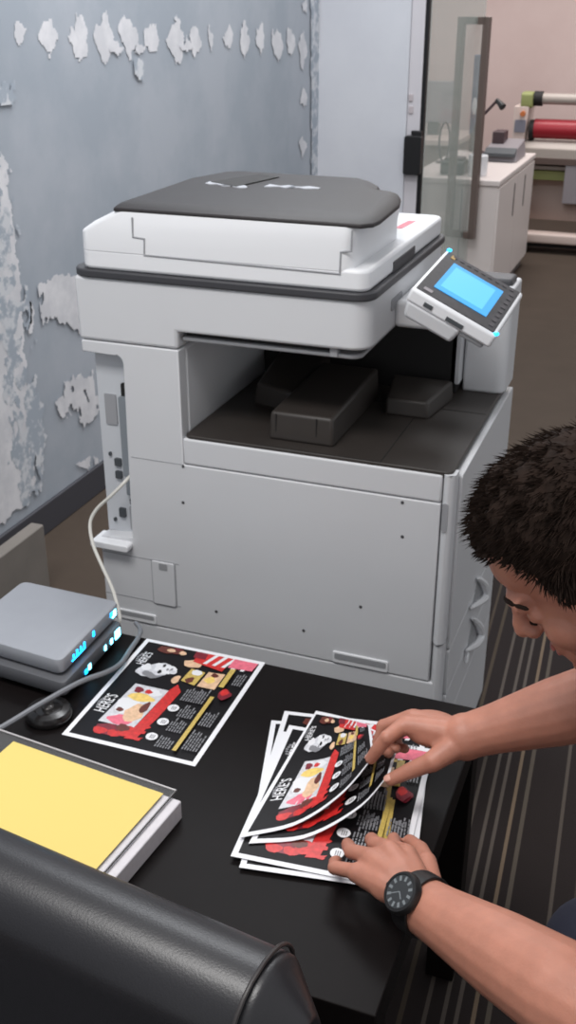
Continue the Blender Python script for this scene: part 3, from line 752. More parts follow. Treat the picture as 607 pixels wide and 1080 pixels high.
for q in (k2[0].lerp(k2[2], .12), k2[1].lerp(k2[3], .12), k2[2].lerp(k2[0], .12), k2[3].lerp(k2[1], .12)):
    bm = NB(); lathe(bm, [(.001, 0), (.008, 0), (.008, .0098), (.001, .0098)], Vector((q.x, q.y, TZ+.0003)), n=12)
    obj('foot', bm, black_m, lo)
def led(parent, f0, f1, kk, zc, hh, m_, nm='status_light', icon=False):
    a = kk[1].lerp(kk[2], f0); b = kk[1].lerp(kk[2], f1); nrm = (kk[2]-kk[1]).cross(Vector((0, 0, 1))).normalized()
    if nrm.dot(Vector((1, 0, 0))) < 0: nrm = -nrm
    bm = NB(); o = nrm*.0012; i = -nrm*.001
    hexa(bm, [Vector((p.x, p.y, zc-hh)) for p in (a+i, b+i, b+o, a+o)], [Vector((p.x, p.y, zc+hh)) for p in (a+i, b+i, b+o, a+o)])
    obj(nm, bm, m_, parent, bevel=.001)
for f0, f1, z, h, m_ in ((.08, .15, .592, .006, led_white), (.13, .18, .595, .004, led_cyan), (.46, .49, .594, .005, led_cyan), (.62, .645, .592, .005, led_cyan), (.68, .70, .592, .004, led_cyan), (.74, .765, .592, .005, led_cyan), (.80, .82, .592, .003, led_cyan), (.62, .84, .585, .0008, led_cyan)):
    led(up, f0, f1, k, z, h, m_)
for f0, f1, z, h, m_ in ((.06, .15, .561, .008, led_white), (.20, .235, .559, .005, led_white), (.31, .34, .559, .005, led_white), (.58, .62, .556, .005, led_white), (.64, .68, .554, .004, led_cyan)):
    led(lo, f0, f1, k2, z, h, m_)
bm = NB(); pc = P(52, 756, TZ)
lathe(bm, [(.001, .0004), (.034, .0004), (.036, .004), (.036, .010), (.032, .016), (.022, .018), (.019, .015), (.010, .016), (.001, .016)], pc, n=40)
pk = tag(obj('round_stand', bm, puck_m), 'round glossy black puck lying in front of the router, left of the flat poster', 'puck')
bm = NB(); lathe(bm, [(.001, .0155), (.010, .0155), (.009, .020), (.004, .023), (.001, .023)], pc, n=24); obj('centre_knob', bm, puck_c, pk)
bm = NB(); pth = [P(-60, 800, TZ+.004), P(0, 768, TZ+.03), P(45, 741, TZ+.03), P(85, 719, TZ+.028), P(112, 709, TZ+.022), P(127, 700, TZ+.010), P(138, 684, TZ+.005), P(146, 672, TZ+.005), P(148, 664, TZ+.005), P(143, 657, TZ+.005)]
tube(bm, smooth_path(pth, 8), .0042, 8); tag(obj('grey_cable', bm, cable_g), 'grey cable curving from the left edge past the lower network box', 'cable')
# low board standing near the left wall
pb = PU(46, 553, -.56)
bm = NB(); box(bm, -.60, -.56, -.6, pb.y, 0, pb.z); tag(obj('board_panel', bm, box_m, bevel=.004), 'low grey-beige board standing on the carpet by the left wall', 'board')

# ================================================================== LEATHER CHAIR (seen from behind)
ch_r = Vector((.800, -.953, 0)); ce = Vector((-.991, .131, 0)); cn = Vector((-.131, -.991, 0))
ct = ch_r+ce*.29
ch = thing('leather_chair', 'black leather chair with a padded back, cut off at the lower left corner', 'chair', (ct.x, ct.y, 0))
def cpt(a, b, z): q = ch_r+ce*a+cn*b; return Vector((q.x, q.y, z))
bm = NB()
prof = []
for i in range(13):
    a = PI*i/12; prof.append((.055-.055*math.cos(a), .708+.052*math.sin(a)))
prof = [(0.01, .40)]+prof+[(.125, .40)]
n = 14; rings = []
for j in range(n+1):
    s = j/n; a = .58*s
    e = min(s, 1-s)*.58; inset = max(0, 1-e/.035); k_ = 1-math.sqrt(max(0, 1-inset*inset)) if inset > 0 else 0
    ring = []
    for b, z in prof:
        zz = z-k_*.035*(1 if z > .6 else 0); bb = .06+(b-.06)*(1-.55*k_)
        ring.append(cpt(a, bb, zz))
    rings.append(ring)
loft(bm, rings)
bk = obj('backrest', bm, leather, ch, bevel=.004)
s_ = bk.modifiers.new('sub', 'SUBSURF'); s_.levels = 1; s_.render_levels = 1
for a in (.05, .53):
    bm = NB(); pts = [cpt(a, b*1.0+(.004 if b > .06 else -.004), z+.003) for b, z in prof[1:]]
    pts = [cpt(a, -.002+.01, .42)]+pts+[cpt(a, .129, .42)]
    tube(bm, pts, .0022, 8); obj('piping', bm, piping_m, bk)
bm = NB(); hexa(bm, [cpt(.02, .05, .36), cpt(.56, .05, .36), cpt(.56, .53, .36), cpt(.02, .53, .36)][::-1], [cpt(.02, .05, .455), cpt(.56, .05, .455), cpt(.56, .53, .455), cpt(.02, .53, .455)][::-1])
obj('seat', bm, leather, ch, bevel=.025)
for a in (.05, .53):
    for b in (.05, .49):
        bm = NB(); hexa(bm, [cpt(a-.014, b+.014, 0), cpt(a+.014, b+.014, 0), cpt(a+.014, b-.014, 0), cpt(a-.014, b-.014, 0)], [cpt(a-.02, b+.02, .365), cpt(a+.02, b+.02, .365), cpt(a+.02, b-.02, .365), cpt(a-.02, b-.02, .365)])
        obj('leg', bm, leg_black, ch, bevel=.003)

# ================================================================== FAR ROOM
# white cabinet behind the glass door
cz = .68
cA = P(527, 191, cz); cB = P(564, 163, cz)
cx1 = cA.x; cy0 = cA.y; cy1 = 5.35
cx0 = cx1-.50
cab = thing('low_cabinet', 'low cream office cabinet behind the open glass door', 'cabinet', ((cx0+cx1)/2, (cy0+cy1)/2, 0))
bm = NB(); box(bm, cx0+.01, cx1-.012, cy0+.012, cy1-.01, .05, cz-.03); obj('carcass', bm, cream_cab, cab, bevel=.003)
bm = NB(); box(bm, cx0, cx1, cy0, cy1, cz-.03, cz); obj('cabinet_top', bm, cream_cab, cab, bevel=.006)
bm = NB(); box(bm, cx0+.03, cx1-.03, cy0+.03, cy1-.03, 0, .05); obj('plinth', bm, cab_slot, cab)
for i in range(2):
    y0 = cy0+.02+i*(cy1-cy0-.04)/2; y1 = y0+(cy1-cy0-.04)/2-.008
    bm = NB(); prism(bm, rrect(y0, y1, .07, cz-.04, .006), 'x', cx1-.014, cx1-.001); dr = obj('door', bm, cream_cab, cab, bevel=.002)
    bm = NB(); yc = y1-.10 if i == 0 else y0+.25; prism(bm, rrect(yc-.012, yc+.012, .42, .60, .008), 'x', cx1-.003, cx1+.002); obj('handle', bm, cab_slot, dr)
bm = NB(); prism(bm, rrect(cx0+.30, cx0+.306, .07, cz-.05, .001, 2), 'y', cy0+.0085, cy0+.013); obj('panel_joint', bm, seam_grey, cab)
# things on the cabinet
def on_cab(x, y, z=None): return P(x, y, cz if z is None else z)
q = on_cab(503, 182)   # white roll / cup
bm = NB(); lathe(bm, [(.001, 0), (.050, 0), (.052, .01), (.052, .10), (.046, .105), (.040, .09), (.001, .09)], Vector((cx0+.345, cy0+.17, cz+.0005)), n=28)
tag(obj('paper_roll', bm, art_white), 'short white paper roll standing on the cabinet beside the door handle', 'roll')
bm = NB(); px_, py_ = cx0+.21, cy0+.12
box(bm, px_-.06, px_+.07, py_, py_+.16, cz+.0005, cz+.07); 
tp = obj('tape_dispenser', bm, black_m, bevel=.014); tag(tp, 'black desk gadget on the cabinet seen behind the glass', 'gadget')
bm = NB(); box(bm, px_-.045, px_+.055, py_+.03, py_+.13, cz+.069, cz+.085); obj('gadget_top', bm, maroon, tp, bevel=.006)
# small grey printer with a flat output plate
pr = thing('label_printer', 'small grey printer with dark front plate at the back of the cabinet', 'printer', (cx0+.40, 5.05, cz+.0005))
bm = NB(); hexa(bm, [(cx0+.26, 4.86, cz+.001), (cx0+.46, 4.86, cz+.001), (cx0+.46, 5.2, cz+.001), (cx0+.26, 5.2, cz+.001)], [(cx0+.27, 4.90, cz+.07), (cx0+.45, 4.90, cz+.07), (cx0+.45, 5.18, cz+.10), (cx0+.27, 5.18, cz+.10)])
obj('printer_body', bm, grey_m, pr, bevel=.008)
bm = NB(); hexa(bm, [(cx0+.27, 4.84, cz+.03), (cx0+.45, 4.84, cz+.03), (cx0+.45, 4.89, cz+.04), (cx0+.27, 4.89, cz+.04)], [(cx0+.27, 4.84, cz+.05), (cx0+.45, 4.84, cz+.05), (cx0+.45, 4.91, cz+.075), (cx0+.27, 4.91, cz+.075)])
obj('front_plate', bm, port_dark, pr, bevel=.003)
bm = NB(); box(bm, cx0+.28, cx0+.35, 5.02, 5.16, cz+.08, cz+.15); obj('paper_guide', bm, maroon, pr, bevel=.006)
bm = NB(); lc = PV(467, 172, 4.72); pts = [(lc.x+.030*math.cos(a), 4.72, cz+.115+.105*math.sin(a)) for a in [-PI/2+2*PI*i/28 for i in range(29)]]
tube(bm, pts, .006, 8); lathe(bm, [(.001, 0), (.045, 0), (.045, .008), (.001, .010)], Vector((lc.x, 4.72, cz+.0005)), n=20)
tag(obj('loop_stand', bm, maroon), 'thin dark oval loop standing on the cabinet, seen through the glass', 'stand')
# desk lamp arm
lb = Vector((cx0+.20, 5.15, cz+.0005)); lj = PV(503, 128, 5.15); lt = PV(524, 106, 5.15); lh = PV(530, 113, 5.12)
dl = thing('desk_lamp', 'thin dark desk lamp with a bent arm reaching over the cabinet', 'lamp', lb)
bm = NB(); lathe(bm, [(.001, 0), (.06, 0), (.06, .012), (.02, .02), (.001, .02)], lb, n=24); obj('base', bm, maroon, dl)
bm = NB(); tube(bm, [lb+Vector((0, 0, .018)), lj-Vector((.03, 0, .1)), lj, lt], .009, 10); obj('arm', bm, maroon, dl)
bm = NB(); tube(bm, [lt-(lh-lt)*.1, lt+(lh-lt)*.5, lh], [.012, .017, .022], 12); obj('lamp_head', bm, black_m, dl)
# blue-grey roll-up stand / poster behind the handle
b0 = PV(497, 172, 5.28); b1 = PV(511, 58, 5.28)
bs = thing('screen_panel', 'narrow blue-grey upright screen behind the glass door handle', 'screen', ((b0.x+b1.x)/2, 5.3, cz+.0005))
bm = NB(); box(bm, b0.x-.03, b1.x-.015, 5.28, 5.31, cz+.10, b1.z); obj('screen_face', bm, blue_m, bs, bevel=.006)
bm = NB(); box(bm, b0.x-.02, b1.x-.03, 5.27, 5.33, cz+.001, cz+.105); obj('screen_foot', bm, maroon, bs, bevel=.004)
bm = NB(); p_ = PV(500, 112, 5.275); ellipsoid(bm, (p_.x, 5.277, p_.z), (.016, .004, .05), u=14, v=8); obj('screen_mark', bm, art_white, bs)
# far counter seen through the glass
fc = thing('far_counter', 'pale work counter seen through the glass door at the back of the far room', 'counter', (-1.15, 6.4, 0))
bm = NB(); box(bm, -1.75, -.62, 6.0, 6.7, .62, .66); obj('counter_top', bm, lam_cream, fc, bevel=.005)
bm = NB(); box(bm, -1.72, -.65, 6.05, 6.65, 0, .62); obj('counter_base', bm, film, fc, bevel=.005)
fm = thing('dark_monitor', 'dark grey monitor standing on the far counter behind the glass', 'monitor', (-.86, 6.3, .6605))
bm = NB(); box(bm, -1.02, -.70, 6.30, 6.33, .74, 1.02); obj('monitor_screen', bm, grey_m, fm, bevel=.008)
bm = NB(); box(bm, -.90, -.82, 6.28, 6.36, .6605, .75); obj('monitor_stand', bm, black_m, fm, bevel=.004)
# wide laminator
LV = 5.75
def lp(x, y, v=LV): return PV(x, y, v)
lm_ = thing('laminator', 'wide format laminating machine with a red film roll at the back right', 'laminator', (.6, 6.0, 0))
LX1 = 1.45
pL = lp(551, 97); pR = lp(563, 97)
ztop, zbar = lp(552, 97).z, lp(552, 109).z
bm = NB(); prism(bm, rrect(5.70, 5.86, zbar-.025, ztop+.0, .02), 'x', pL.x, pR.x); obj('end_bracket', bm, lam_green, lm_, bevel=.006)
bm = NB(); lathe(bm, [(.001, 0), (.045, 0), (.045, .055), (.001, .055)], Vector((pR.x, 5.78, (ztop+zbar)/2-.005)), Vector((1, 0, 0)), 24); obj('roll_collar', bm, black_in, lm_)
bm = NB(); lathe(bm, [(.001, 0), (.034, 0), (.034, LX1-pR.x-.05), (.001, LX1-pR.x-.05)], Vector((pR.x+.05, 5.78, (ztop+zbar)/2-.005)), Vector((1, 0, 0)), 24); obj('top_roller', bm, lam_grey, lm_)
xl = lp(563, 127).x; zr1, zr0 = lp(570, 126).z, lp(570, 147).z
bm = NB(); lathe(bm, [(.001, 0), ((zr1-zr0)/2, 0), ((zr1-zr0)/2, LX1-xl), (.001, LX1-xl)], Vector((xl, 5.80, (zr0+zr1)/2)), Vector((1, 0, 0)), 32); obj('red_film_roll', bm, lam_red, lm_)
bm = NB(); lathe(bm, [(.001, 0), ((zr1-zr0)/2*1.05, 0), ((zr1-zr0)/2*1.05, .03), (.001, .03)], Vector((xl-.03, 5.80, (zr0+zr1)/2-.01)), Vector((1, 0, 0)), 24); obj('roll_flange', bm, black_in, lm_)
z1_, z0_ = lp(560, 149).z, lp(560, 163).z
bm = NB(); prism(bm, [(5.72, z0_-.02), (5.95, z0_-.02), (5.95, z1_), (5.76, z1_), (5.72, z1_-.04)], 'x', xl-.05, LX1); obj('feed_table', bm, lam_grey, lm_, bevel=.006)
bm = NB(); box(bm, xl-.04, LX1, 5.715, 5.9, z0_-.055, z0_-.012); obj('roller_guard', bm, lam_dark, lm_, bevel=.004)
# side control tower
sA, sB = lp(538, 163, 5.70), lp(556, 112, 5.70)
bm = NB(); prism(bm, [(sA.x, .0), (xl-.06, .0), (xl-.06, sA.z), (sB.x+.010, sB.z), (sB.x-.085, sB.z), (sA.x, sA.z)], 'y', 5.70, 5.98)
tw = obj('control_tower', bm, lam_cream, lm_, bevel=.008)
c_ = lp(548, 133, 5.695); bm = NB(); prism(bm, rrect(c_.x-.035, c_.x+.035, c_.z-.038, c_.z+.038, .006), 'y', 5.692, 5.702); obj('display', bm, screen_grey, tw)
c_ = lp(551, 120, 5.695); bm = NB(); lathe(bm, [(.001, 0), (.018, 0), (.016, .022), (.001, .022)], Vector((c_.x, 5.702, c_.z)), Vector((0, -1, 0)), 20); obj('stop_button', bm, orange, tw)
# lower frame: rails, frosted take-up film, floor beam and casters
zA = lp(565, 178).z
bm = NB(); box(bm, xl-.05, LX1, 5.80, 5.86, zA-.01, zA+.015); obj('cross_rail', bm, lam_grey, lm_, bevel=.004)
bm = NB(); box(bm, xl-.05, LX1, 5.83, 5.90, zA-.08, zA-.02); obj('cross_rail', bm, lam_green, lm_, bevel=.004)
bm = NB(); pts = [(5.86, zA+.05), (5.90, zA-.12), (5.84, .30), (5.83, .20), (5.87, .20), (5.88, .30), (5.94, zA-.12), (5.90, zA+.05)]
prism(bm, pts, 'x', xl-.03, LX1); obj('film_web', bm, film, lm_)
c_ = lp(597, 170); d_ = lp(607, 215)
bm = NB(); prism(bm, rrect(c_.x, c_.x+.34, d_.z, c_.z, .01), 'y', 5.72, 5.80); obj('take_up_motor', bm, grey_m, lm_, bevel=.006)
zb = lp(570, 250).z
bm = NB(); prism(bm, rrect(5.68, 5.80, zb-.03, zb+.035, .015), 'x', xl-.09, LX1); obj('floor_beam', bm, lam_cream, lm_, bevel=.006)
bm = NB(); prism(bm, [(xl-.09, zb), (xl-.03, zb), (xl-.03, .66), (xl-.09, .66)], 'y', 5.80, 5.95); obj('side_leg', bm, film, lm_, bevel=.006)
bm = NB(); prism(bm, [(LX1-.06, zb), (LX1, zb), (LX1, .95), (LX1-.06, .95)], 'y', 5.72, 5.95); obj('side_leg', bm, lam_cream, lm_, bevel=.006)
for x in (xl-.05, LX1-.05):
    for y in (5.72, 5.90):
        bm = NB(); lathe(bm, [(.001, -.015), (.04, -.015), (.04, .015), (.001, .015)], Vector((x, y, .0405)), Vector((1, 0, 0)), 20); obj('caster', bm, black_in, lm_)
bm = NB(); box(bm, xl-.05, LX1-.05, 5.76, 5.90, .03, zb-.02); obj('base_plate', bm, black_in, lm_)

# ================================================================== PERSON
hc = Vector((.957, -.560, .972)); hp_, hy_, hr_ = .67, .06, -.03
Fv = Vector((-math.cos(hp_), 0, -math.sin(hp_))); Uv = Vector((-math.sin(hp_), 0, math.cos(hp_))); Lv = Uv.cross(Fv)
L2 = Lv*math.cos(hr_)+Uv*math.sin(hr_); U2 = Fv.cross(L2); Rz = Matrix.Rotation(hy_, 3, 'Z')
Fv, Uv, Lv = Rz @ Fv, Rz @ U2, Rz @ L2
HM = Matrix((Fv, Lv, Uv)).transposed()          # columns: forward, left, up
def hp(f, u, l=0): return hc+Fv*f+Uv*u+Lv*l
person = thing('person', 'person with short dark brown hair leaning in from the right over the posters', 'person', (1.35, -.55, 0))
bm = NB()
def hel(f, u, l, rf, ru, rl): ellipsoid(bm, hp(f, u, l), (rf, rl, ru), HM, u=28, v=18)
hel(-.012, .035, 0, .098, .090, .076)
hel(.022, -.020, 0, .068, .094, .064)
hel(.050, .054, 0, .049, .046, .058)
for s in (1, -1):
    tube(bm, smooth_path([hp(-.02, -.045, .056*s), hp(.018, -.078, .047*s), hp(.050, -.094, .028*s), hp(.070, -.098, .004*s)], 5), .0175, 12)
    hel(.052, -.028, .038*s, .028, .030, .026)
    tube(bm, [hp(.079, .018, .048*s), hp(.088, .022, .028*s), hp(.090, .022, 0)], [.0105, .0115, .0115], 10)
    hel(.074, -.002, .031*s, .014, .012, .017)
    hel(.100, -.030, .011*s, .010, .009, .009)
    pts = [hp(-.012+.024*math.cos(a), .002+.030*math.sin(a), (.078+.008*math.cos(a-PI))*s) for a in [PI*.1+2*PI*.78*i/12-.6 for i in range(13)]]
    tube(bm, pts, .006, 8); hel(-.012, -.003, .075*s, .020, .026, .006)
hel(.070, -.094, 0, .020, .020, .026); hel(.040, -.070, 0, .050, .040, .044)
tube(bm, [hp(.092, .024), hp(.0985, .004), hp(.104, -.010), hp(.111, -.022)], [.0095, .0100, .0105, .012], 12)
hel(.111, -.026, 0, .0125, .0115, .013)
hel(.082, -.056, 0, .012, .022, .026)
# neck, shoulders and trunk
SL_, SR_ = Vector((1.17, -.735, .90)), Vector((1.19, -.365, .94)); C7 = Vector((1.165, -.55, .945))
tube(bm, smooth_path([hp(-.035, .0), hp(-.045, -.07), C7, Vector((1.24, -.55, .90))], 6), [.060]*7+[.058]*6+[.075]*6, 20)
tube(bm, [SL_, Vector((1.20, -.65, .93)), Vector((1.21, -.55, .935)), Vector((1.21, -.45, .945)), SR_], [.052, .066, .075, .066, .052], 18)
tube(bm, smooth_path([(1.21, -.55, .92), (1.31, -.55, .84), (1.42, -.55, .71), (1.53, -.55, .56), (1.56, -.55, .51)], 5), [.10]*3+[.135]*5+[.140]*5+[.13]*5+[.135]*3, 22, flat=1.0)
for s in (-1, 1):
    ellipsoid(bm, (1.28, -.55+.085*s, .86), (.11, .10, .10)); ellipsoid(bm, (1.55, -.55+.08*s, .53), (.11, .095, .095))
# legs
LK, RK = Vector((1.022, -.588, .455)), Vector((1.13, -.36, .47)); LA, RA = Vector((1.08, -.61, .085)), Vector((1.20, -.36, .085))
for hip, kn, an in ((Vector((1.52, -.64, .525)), LK, LA), (Vector((1.52, -.46, .525)), RK, RA)):
    tube(bm, [hip, hip.lerp(kn, .5), kn, kn.lerp(an, .35), an], [.085, .075, .055, .053, .036], 18)
    ellipsoid(bm, kn, (.056,)*3); tube(bm, [an, an+Vector((-.06, 0, -.045)), an+Vector((-.16, 0, -.055))], [.036, .034, .024], 12)
# arms
WR, WL = P(490, 777, .655), P(440, 951, .600); ER, EL = Vector((1.052, -.437, .768)), Vector((1.045, -.880, .674))
tube(bm, [SR_, SR_.lerp(ER, .5), ER], [.056, .047, .043], 16); ellipsoid(bm, ER, (.043,)*3)
tube(bm, [ER, ER.lerp(WR, .25), ER.lerp(WR, .55), ER.lerp(WR, .85), WR], [.042, .049, .043, .032, .029], 18)
tube(bm, [SL_, SL_.lerp(EL, .5), EL], [.056, .047, .043], 16); ellipsoid(bm, EL, (.043,)*3)
tube(bm, [EL, EL.lerp(WL, .25), EL.lerp(WL, .55), EL.lerp(WL, .85), WL], [.043, .050, .044, .034, .031], 18)
def finger(pts, r0, r1):
    pts = [Vector(p) for p in pts]; n = len(pts)
    for i, p in enumerate(pts): ellipsoid(bm, p, ((r0+(r1-r0)*i/(n-1))*1.02,)*3, u=14, v=10)
    tube(bm, pts, [r0+(r1-r0)*i/(n-1) for i in range(n)], 12)
# upper (right) hand: index and thumb pinch the sheet, the other fingers curl below
iM, iP, iD, iT = P(426, 764, .657), P(408, 778, .650), P(398, 790, .630), P(391, 800, .612)
mids = [iM+Vector(d) for d in ((.002, .019, -.002), (.008, .036, -.014), (.017, .050, -.030))]
finger([iM, iP, iD, iT], .0112, .0082)
for k_, m_ in enumerate(mids):
    finger([m_, m_+Vector((-.034, -.004, -.020)), m_+Vector((-.038, -.012, -.042)), m_+Vector((-.022, -.016, -.052+.008*k_))], .0108-.0006*k_, .0078-.0004*k_)
for q, r in zip([iM]+mids, (.0155, .016, .0155, .014)):
    tube(bm, [WR+(ER-WR)*.12, WR+(q-WR)*.05, WR.lerp(q, .5), q], [.024, .022, .0185, r*.84], 12)
ellipsoid(bm, WR.lerp(mids[0], .55)+Vector((0, 0, -.005)), (.042, .030, .022)); ellipsoid(bm, WR, (.031,)*3)
tC, tM, tI, tT = P(476, 789, .648), P(456, 803, .636), P(432, 813, .618), P(412, 822, .602)
finger([tC, tM], .0175, .0140); finger([tM, tI, tT], .0130, .0088); tube(bm, [WR, tC], [.024, .018], 12)
# lower (left) hand pressing on the pile, knuckles up
kn = [P(427, 899, .604), P(408, 895, .609), P(389, 903, .603), P(373, 919, .590)]
dl_ = (kn[1]-WL); dl_.z = 0; dl_.normalize()
tips = [P(415, 884, .559), P(391, 885, .559), P(366, 890, .559), P(355, 908, .559)]
pips = [kn[0]+dl_*.026+Vector((0, 0, -.016)), kn[1]+dl_*.028+Vector((-.002, 0, -.018)), kn[2]+dl_*.022+Vector((-.012, 0, -.016)), kn[3]+dl_*.010+Vector((-.020, 0, -.010))]
for a, b, c, r in zip(kn, pips, tips, (.0108, .0112, .0106, .0096)):
    finger([a, b, b.lerp(c, .55)+dl_*.003, c], r, r*.74); tube(bm, [WL, WL.lerp(a, .5)+Vector((0, 0, .004)), a], [.022, .019, r*1.25], 12)
ellipsoid(bm, WL.lerp(kn[1], .55)+Vector((-.004, -.004, -.010)), (.036, .036, .018))
l0, l1, l2, l3 = P(453, 936, .588), P(449, 910, .582), P(443, 896, .570), P(432, 887, .559)
finger([l0, l1], .0165, .0135); finger([l1, l2, l3], .0125, .0088); tube(bm, [WL, l0], [.024, .017], 12)
body = obj('body', bm, skin, person)
m_ = body.modifiers.new('fuse', 'REMESH'); m_.mode = 'VOXEL'; m_.voxel_size = .0026; m_.use_smooth_shade = True
m_ = body.modifiers.new('soften', 'SMOOTH'); m_.factor = .5; m_.iterations = 4
# lips, brows, nails
bm = NB(); ellipsoid(bm, hp(.0915, -.056), (.0050, .022, .0045), HM, u=16, v=8); ellipsoid(bm, hp(.0895, -.065), (.0055, .019, .0055), HM, u=16, v=8)
o_ = obj('lips', bm, lip_m, person)
for s in (1, -1):
    bm = NB(); tube(bm, smooth_path([hp(.1000, .020, .010*s), hp(.0985, .026, .024*s), hp(.0890, .026, .044*s), hp(.0720, .018, .058*s)], 5), [.0018]*4+[.0028]*7+[.0024]*4+[.0012], 8); obj('eyebrow', bm, hair_m, person)
    bm = NB(); tube(bm, smooth_path([hp(.086, -.009, .018*s), hp(.0895, -.010, .031*s), hp(.080, -.008, .045*s)], 5), .0014, 6); obj('eyelashes', bm, hair_m, person)
bm = NB(); nd = (tT-tI).normalized(); up_ = (Vector((0, -.45, 1))-nd*nd.dot(Vector((0, -.45, 1)))).normalized(); sd = nd.cross(up_)
ellipsoid(bm, tT+up_*.0072+nd*.001, (.0065, .0052, .0018), Matrix((nd, sd, up_)).transposed(), u=12, v=8); obj('nail', bm, nail_m, person)
bm = NB(); nd = (iT-iD).normalized(); up_ = (Vector((-.5, .2, 1))-nd*nd.dot(Vector((-.5, .2, 1)))).normalized(); sd = nd.cross(up_)
ellipsoid(bm, iT+up_*.0066+nd*.001, (.0058, .0046, .0016), Matrix((nd, sd, up_)).transposed(), u=12, v=8); obj('nail', bm, nail_m, person)
# hair: a dense cap plus short tapered strands
def hairline(f):
    pts = [(-.12, -.075), (-.07, -.055), (-.035, -.012), (-.012, .028), (.012, .008), (.030, .014), (.042, .056), (.066, .083), (.12, .092)]
    for (a, b), (c, d) in zip(pts, pts[1:]):
        if f <= c: return b+(d-b)*max(0, (f-a))/(c-a)
    return .08
bm = NB(); rr = random.Random(11)
NU, NV = 72, 40; g = {}; strands = []
for j in range(NV+1):
    th = PI*j/NV
    for i in range(NU):
        ph = 2*PI*i/NU
        d = Vector((math.sin(th)*math.cos(ph), math.sin(th)*math.sin(ph), math.cos(th)))
        th_ = .009+.020*max(0, d.z)**.8+.012*max(0, d.x)*max(0, d.z+.3)
        nz = noise.noise(d*7)*.006+noise.noise(d*16)*.004
        f = -.012+d.x*(.098+th_+nz); l = d.y*(.077+th_*.8+nz); u = .035+d.z*(.090+th_+nz)
        g[i, j] = (f, u, l, d)
ok = lambda q: q[1] > hairline(q[0])-.004
vs = {}
def gv(i, j):
    kk = (i % NU, j)
    if kk not in vs: f, u, l, d = g[kk]; vs[kk] = bm.verts.new(hp(f, u, l))
    return vs[kk]
for j in range(NV):
    for i in range(NU):
        if all(ok(g[(a % NU, b)]) for a, b in ((i, j), (i+1, j), (i, j+1), (i+1, j+1))):
            bm.faces.new((gv(i, j), gv(i, j+1), gv(i+1, j+1), gv(i+1, j)))
bmesh.ops.remove_doubles(bm, verts=list(bm.verts), dist=1e-5)
border = [e for e in bm.edges if len(e.link_faces) == 1]
ex = bmesh.ops.extrude_edge_only(bm, edges=border)
for v in [q for q in ex['geom'] if isinstance(q, bmesh.types.BMVert)]: v.co = v.co.lerp(hp(-.01, .02), .16)
for _ in range(9000):
    z_ = rr.uniform(-.75, 1); ph = rr.uniform(0, 2*PI); d = Vector((math.sqrt(1-z_*z_)*math.cos(ph), math.sqrt(1-z_*z_)*math.sin(ph), z_))
    th_ = .009+.020*max(0, d.z)**.8+.012*max(0, d.x)*max(0, d.z+.3)
    q = (-.012+d.x*(.096+th_), .035+d.z*(.088+th_), d.y*(.075+th_*.8))
    if not ok(q): continue
    base = hp(*q); N = (Fv*d.x+Uv*d.z+Lv*d.y).normalized()
    lay = (Fv*(.75 if d.z > .1 else .1)-Uv*(.1 if d.z > .2 else .9)+Lv*d.y*.3)
    t_ = (N*.55+lay*.9+Vector((rr.uniform(-.4, .4), rr.uniform(-.4, .4), rr.uniform(-.4, .4)))).normalized()
    ln = rr.uniform(.010, .021)*(.45 if q[1] < hairline(q[0])+.018 else 1); a_, b_ = frame_axes(t_); w_ = rr.uniform(.0009, .0016)
    v3 = [bm.verts.new(base+(a_*math.cos(k_)+b_*math.sin(k_))*w_) for k_ in (0, 2.1, 4.2)]; tp_ = bm.verts.new(base+t_*ln-Vector((0, 0, ln*.15)))
    for k_ in range(3): bm.faces.new((v3[k_], v3[(k_+1) % 3], tp_))
obj('hair', bm, hair_m, person)
# clothes
def cloth(name, build, m__, vox=.006):
    global bm
    bm = NB(); build(); o = obj(name, bm, m__, person)
    q = o.modifiers.new('fuse', 'REMESH'); q.mode = 'VOXEL'; q.voxel_size = vox; q.use_smooth_shade = True
    q = o.modifiers.new('soften', 'SMOOTH'); q.factor = .5; q.iterations = 4
def b_shirt():
    tube(bm, [SL_, Vector((1.20, -.65, .93)), Vector((1.215, -.55, .93)), Vector((1.21, -.45, .945)), SR_], [.062, .076, .086, .076, .062], 18)
    tube(bm, smooth_path([(1.20, -.55, .925), (1.31, -.55, .84), (1.42, -.55, .71), (1.53, -.55, .57)], 5), [.11]*3+[.150]*5+[.155]*5+[.15]*3, 22)
    for s in (-1, 1): ellipsoid(bm, (1.28, -.55+.085*s, .86), (.12, .112, .112))
    for a, b in ((SL_, EL), (SR_, ER)): tube(bm, [a, a.lerp(b, .68)], [.072, .064], 16); ellipsoid(bm, a, (.078,)*3); ellipsoid(bm, a+Vector((.04, .02 if a.y < -.5 else -.02, -.02)), (.085,)*3)
cloth('shirt', b_shirt, shirt_m)
def b_jeans():
    tube(bm, [(1.50, -.55, .60), (1.56, -.55, .52)], [.148, .15], 20)
    for s in (-1, 1): ellipsoid(bm, (1.55, -.55+.08*s, .53), (.122, .107, .105))
    for hip, k_, an in ((Vector((1.52, -.64, .525)), LK, LA), (Vector((1.52, -.46, .525)), RK, RA)):
        tube(bm, [hip, hip.lerp(k_, .5), k_], [.096, .086, .068], 18); ellipsoid(bm, k_, (.069,)*3)
        tube(bm, [k_, k_.lerp(an, .4), an], [.067, .064, .055], 18)
cloth('jeans', b_jeans, denim)
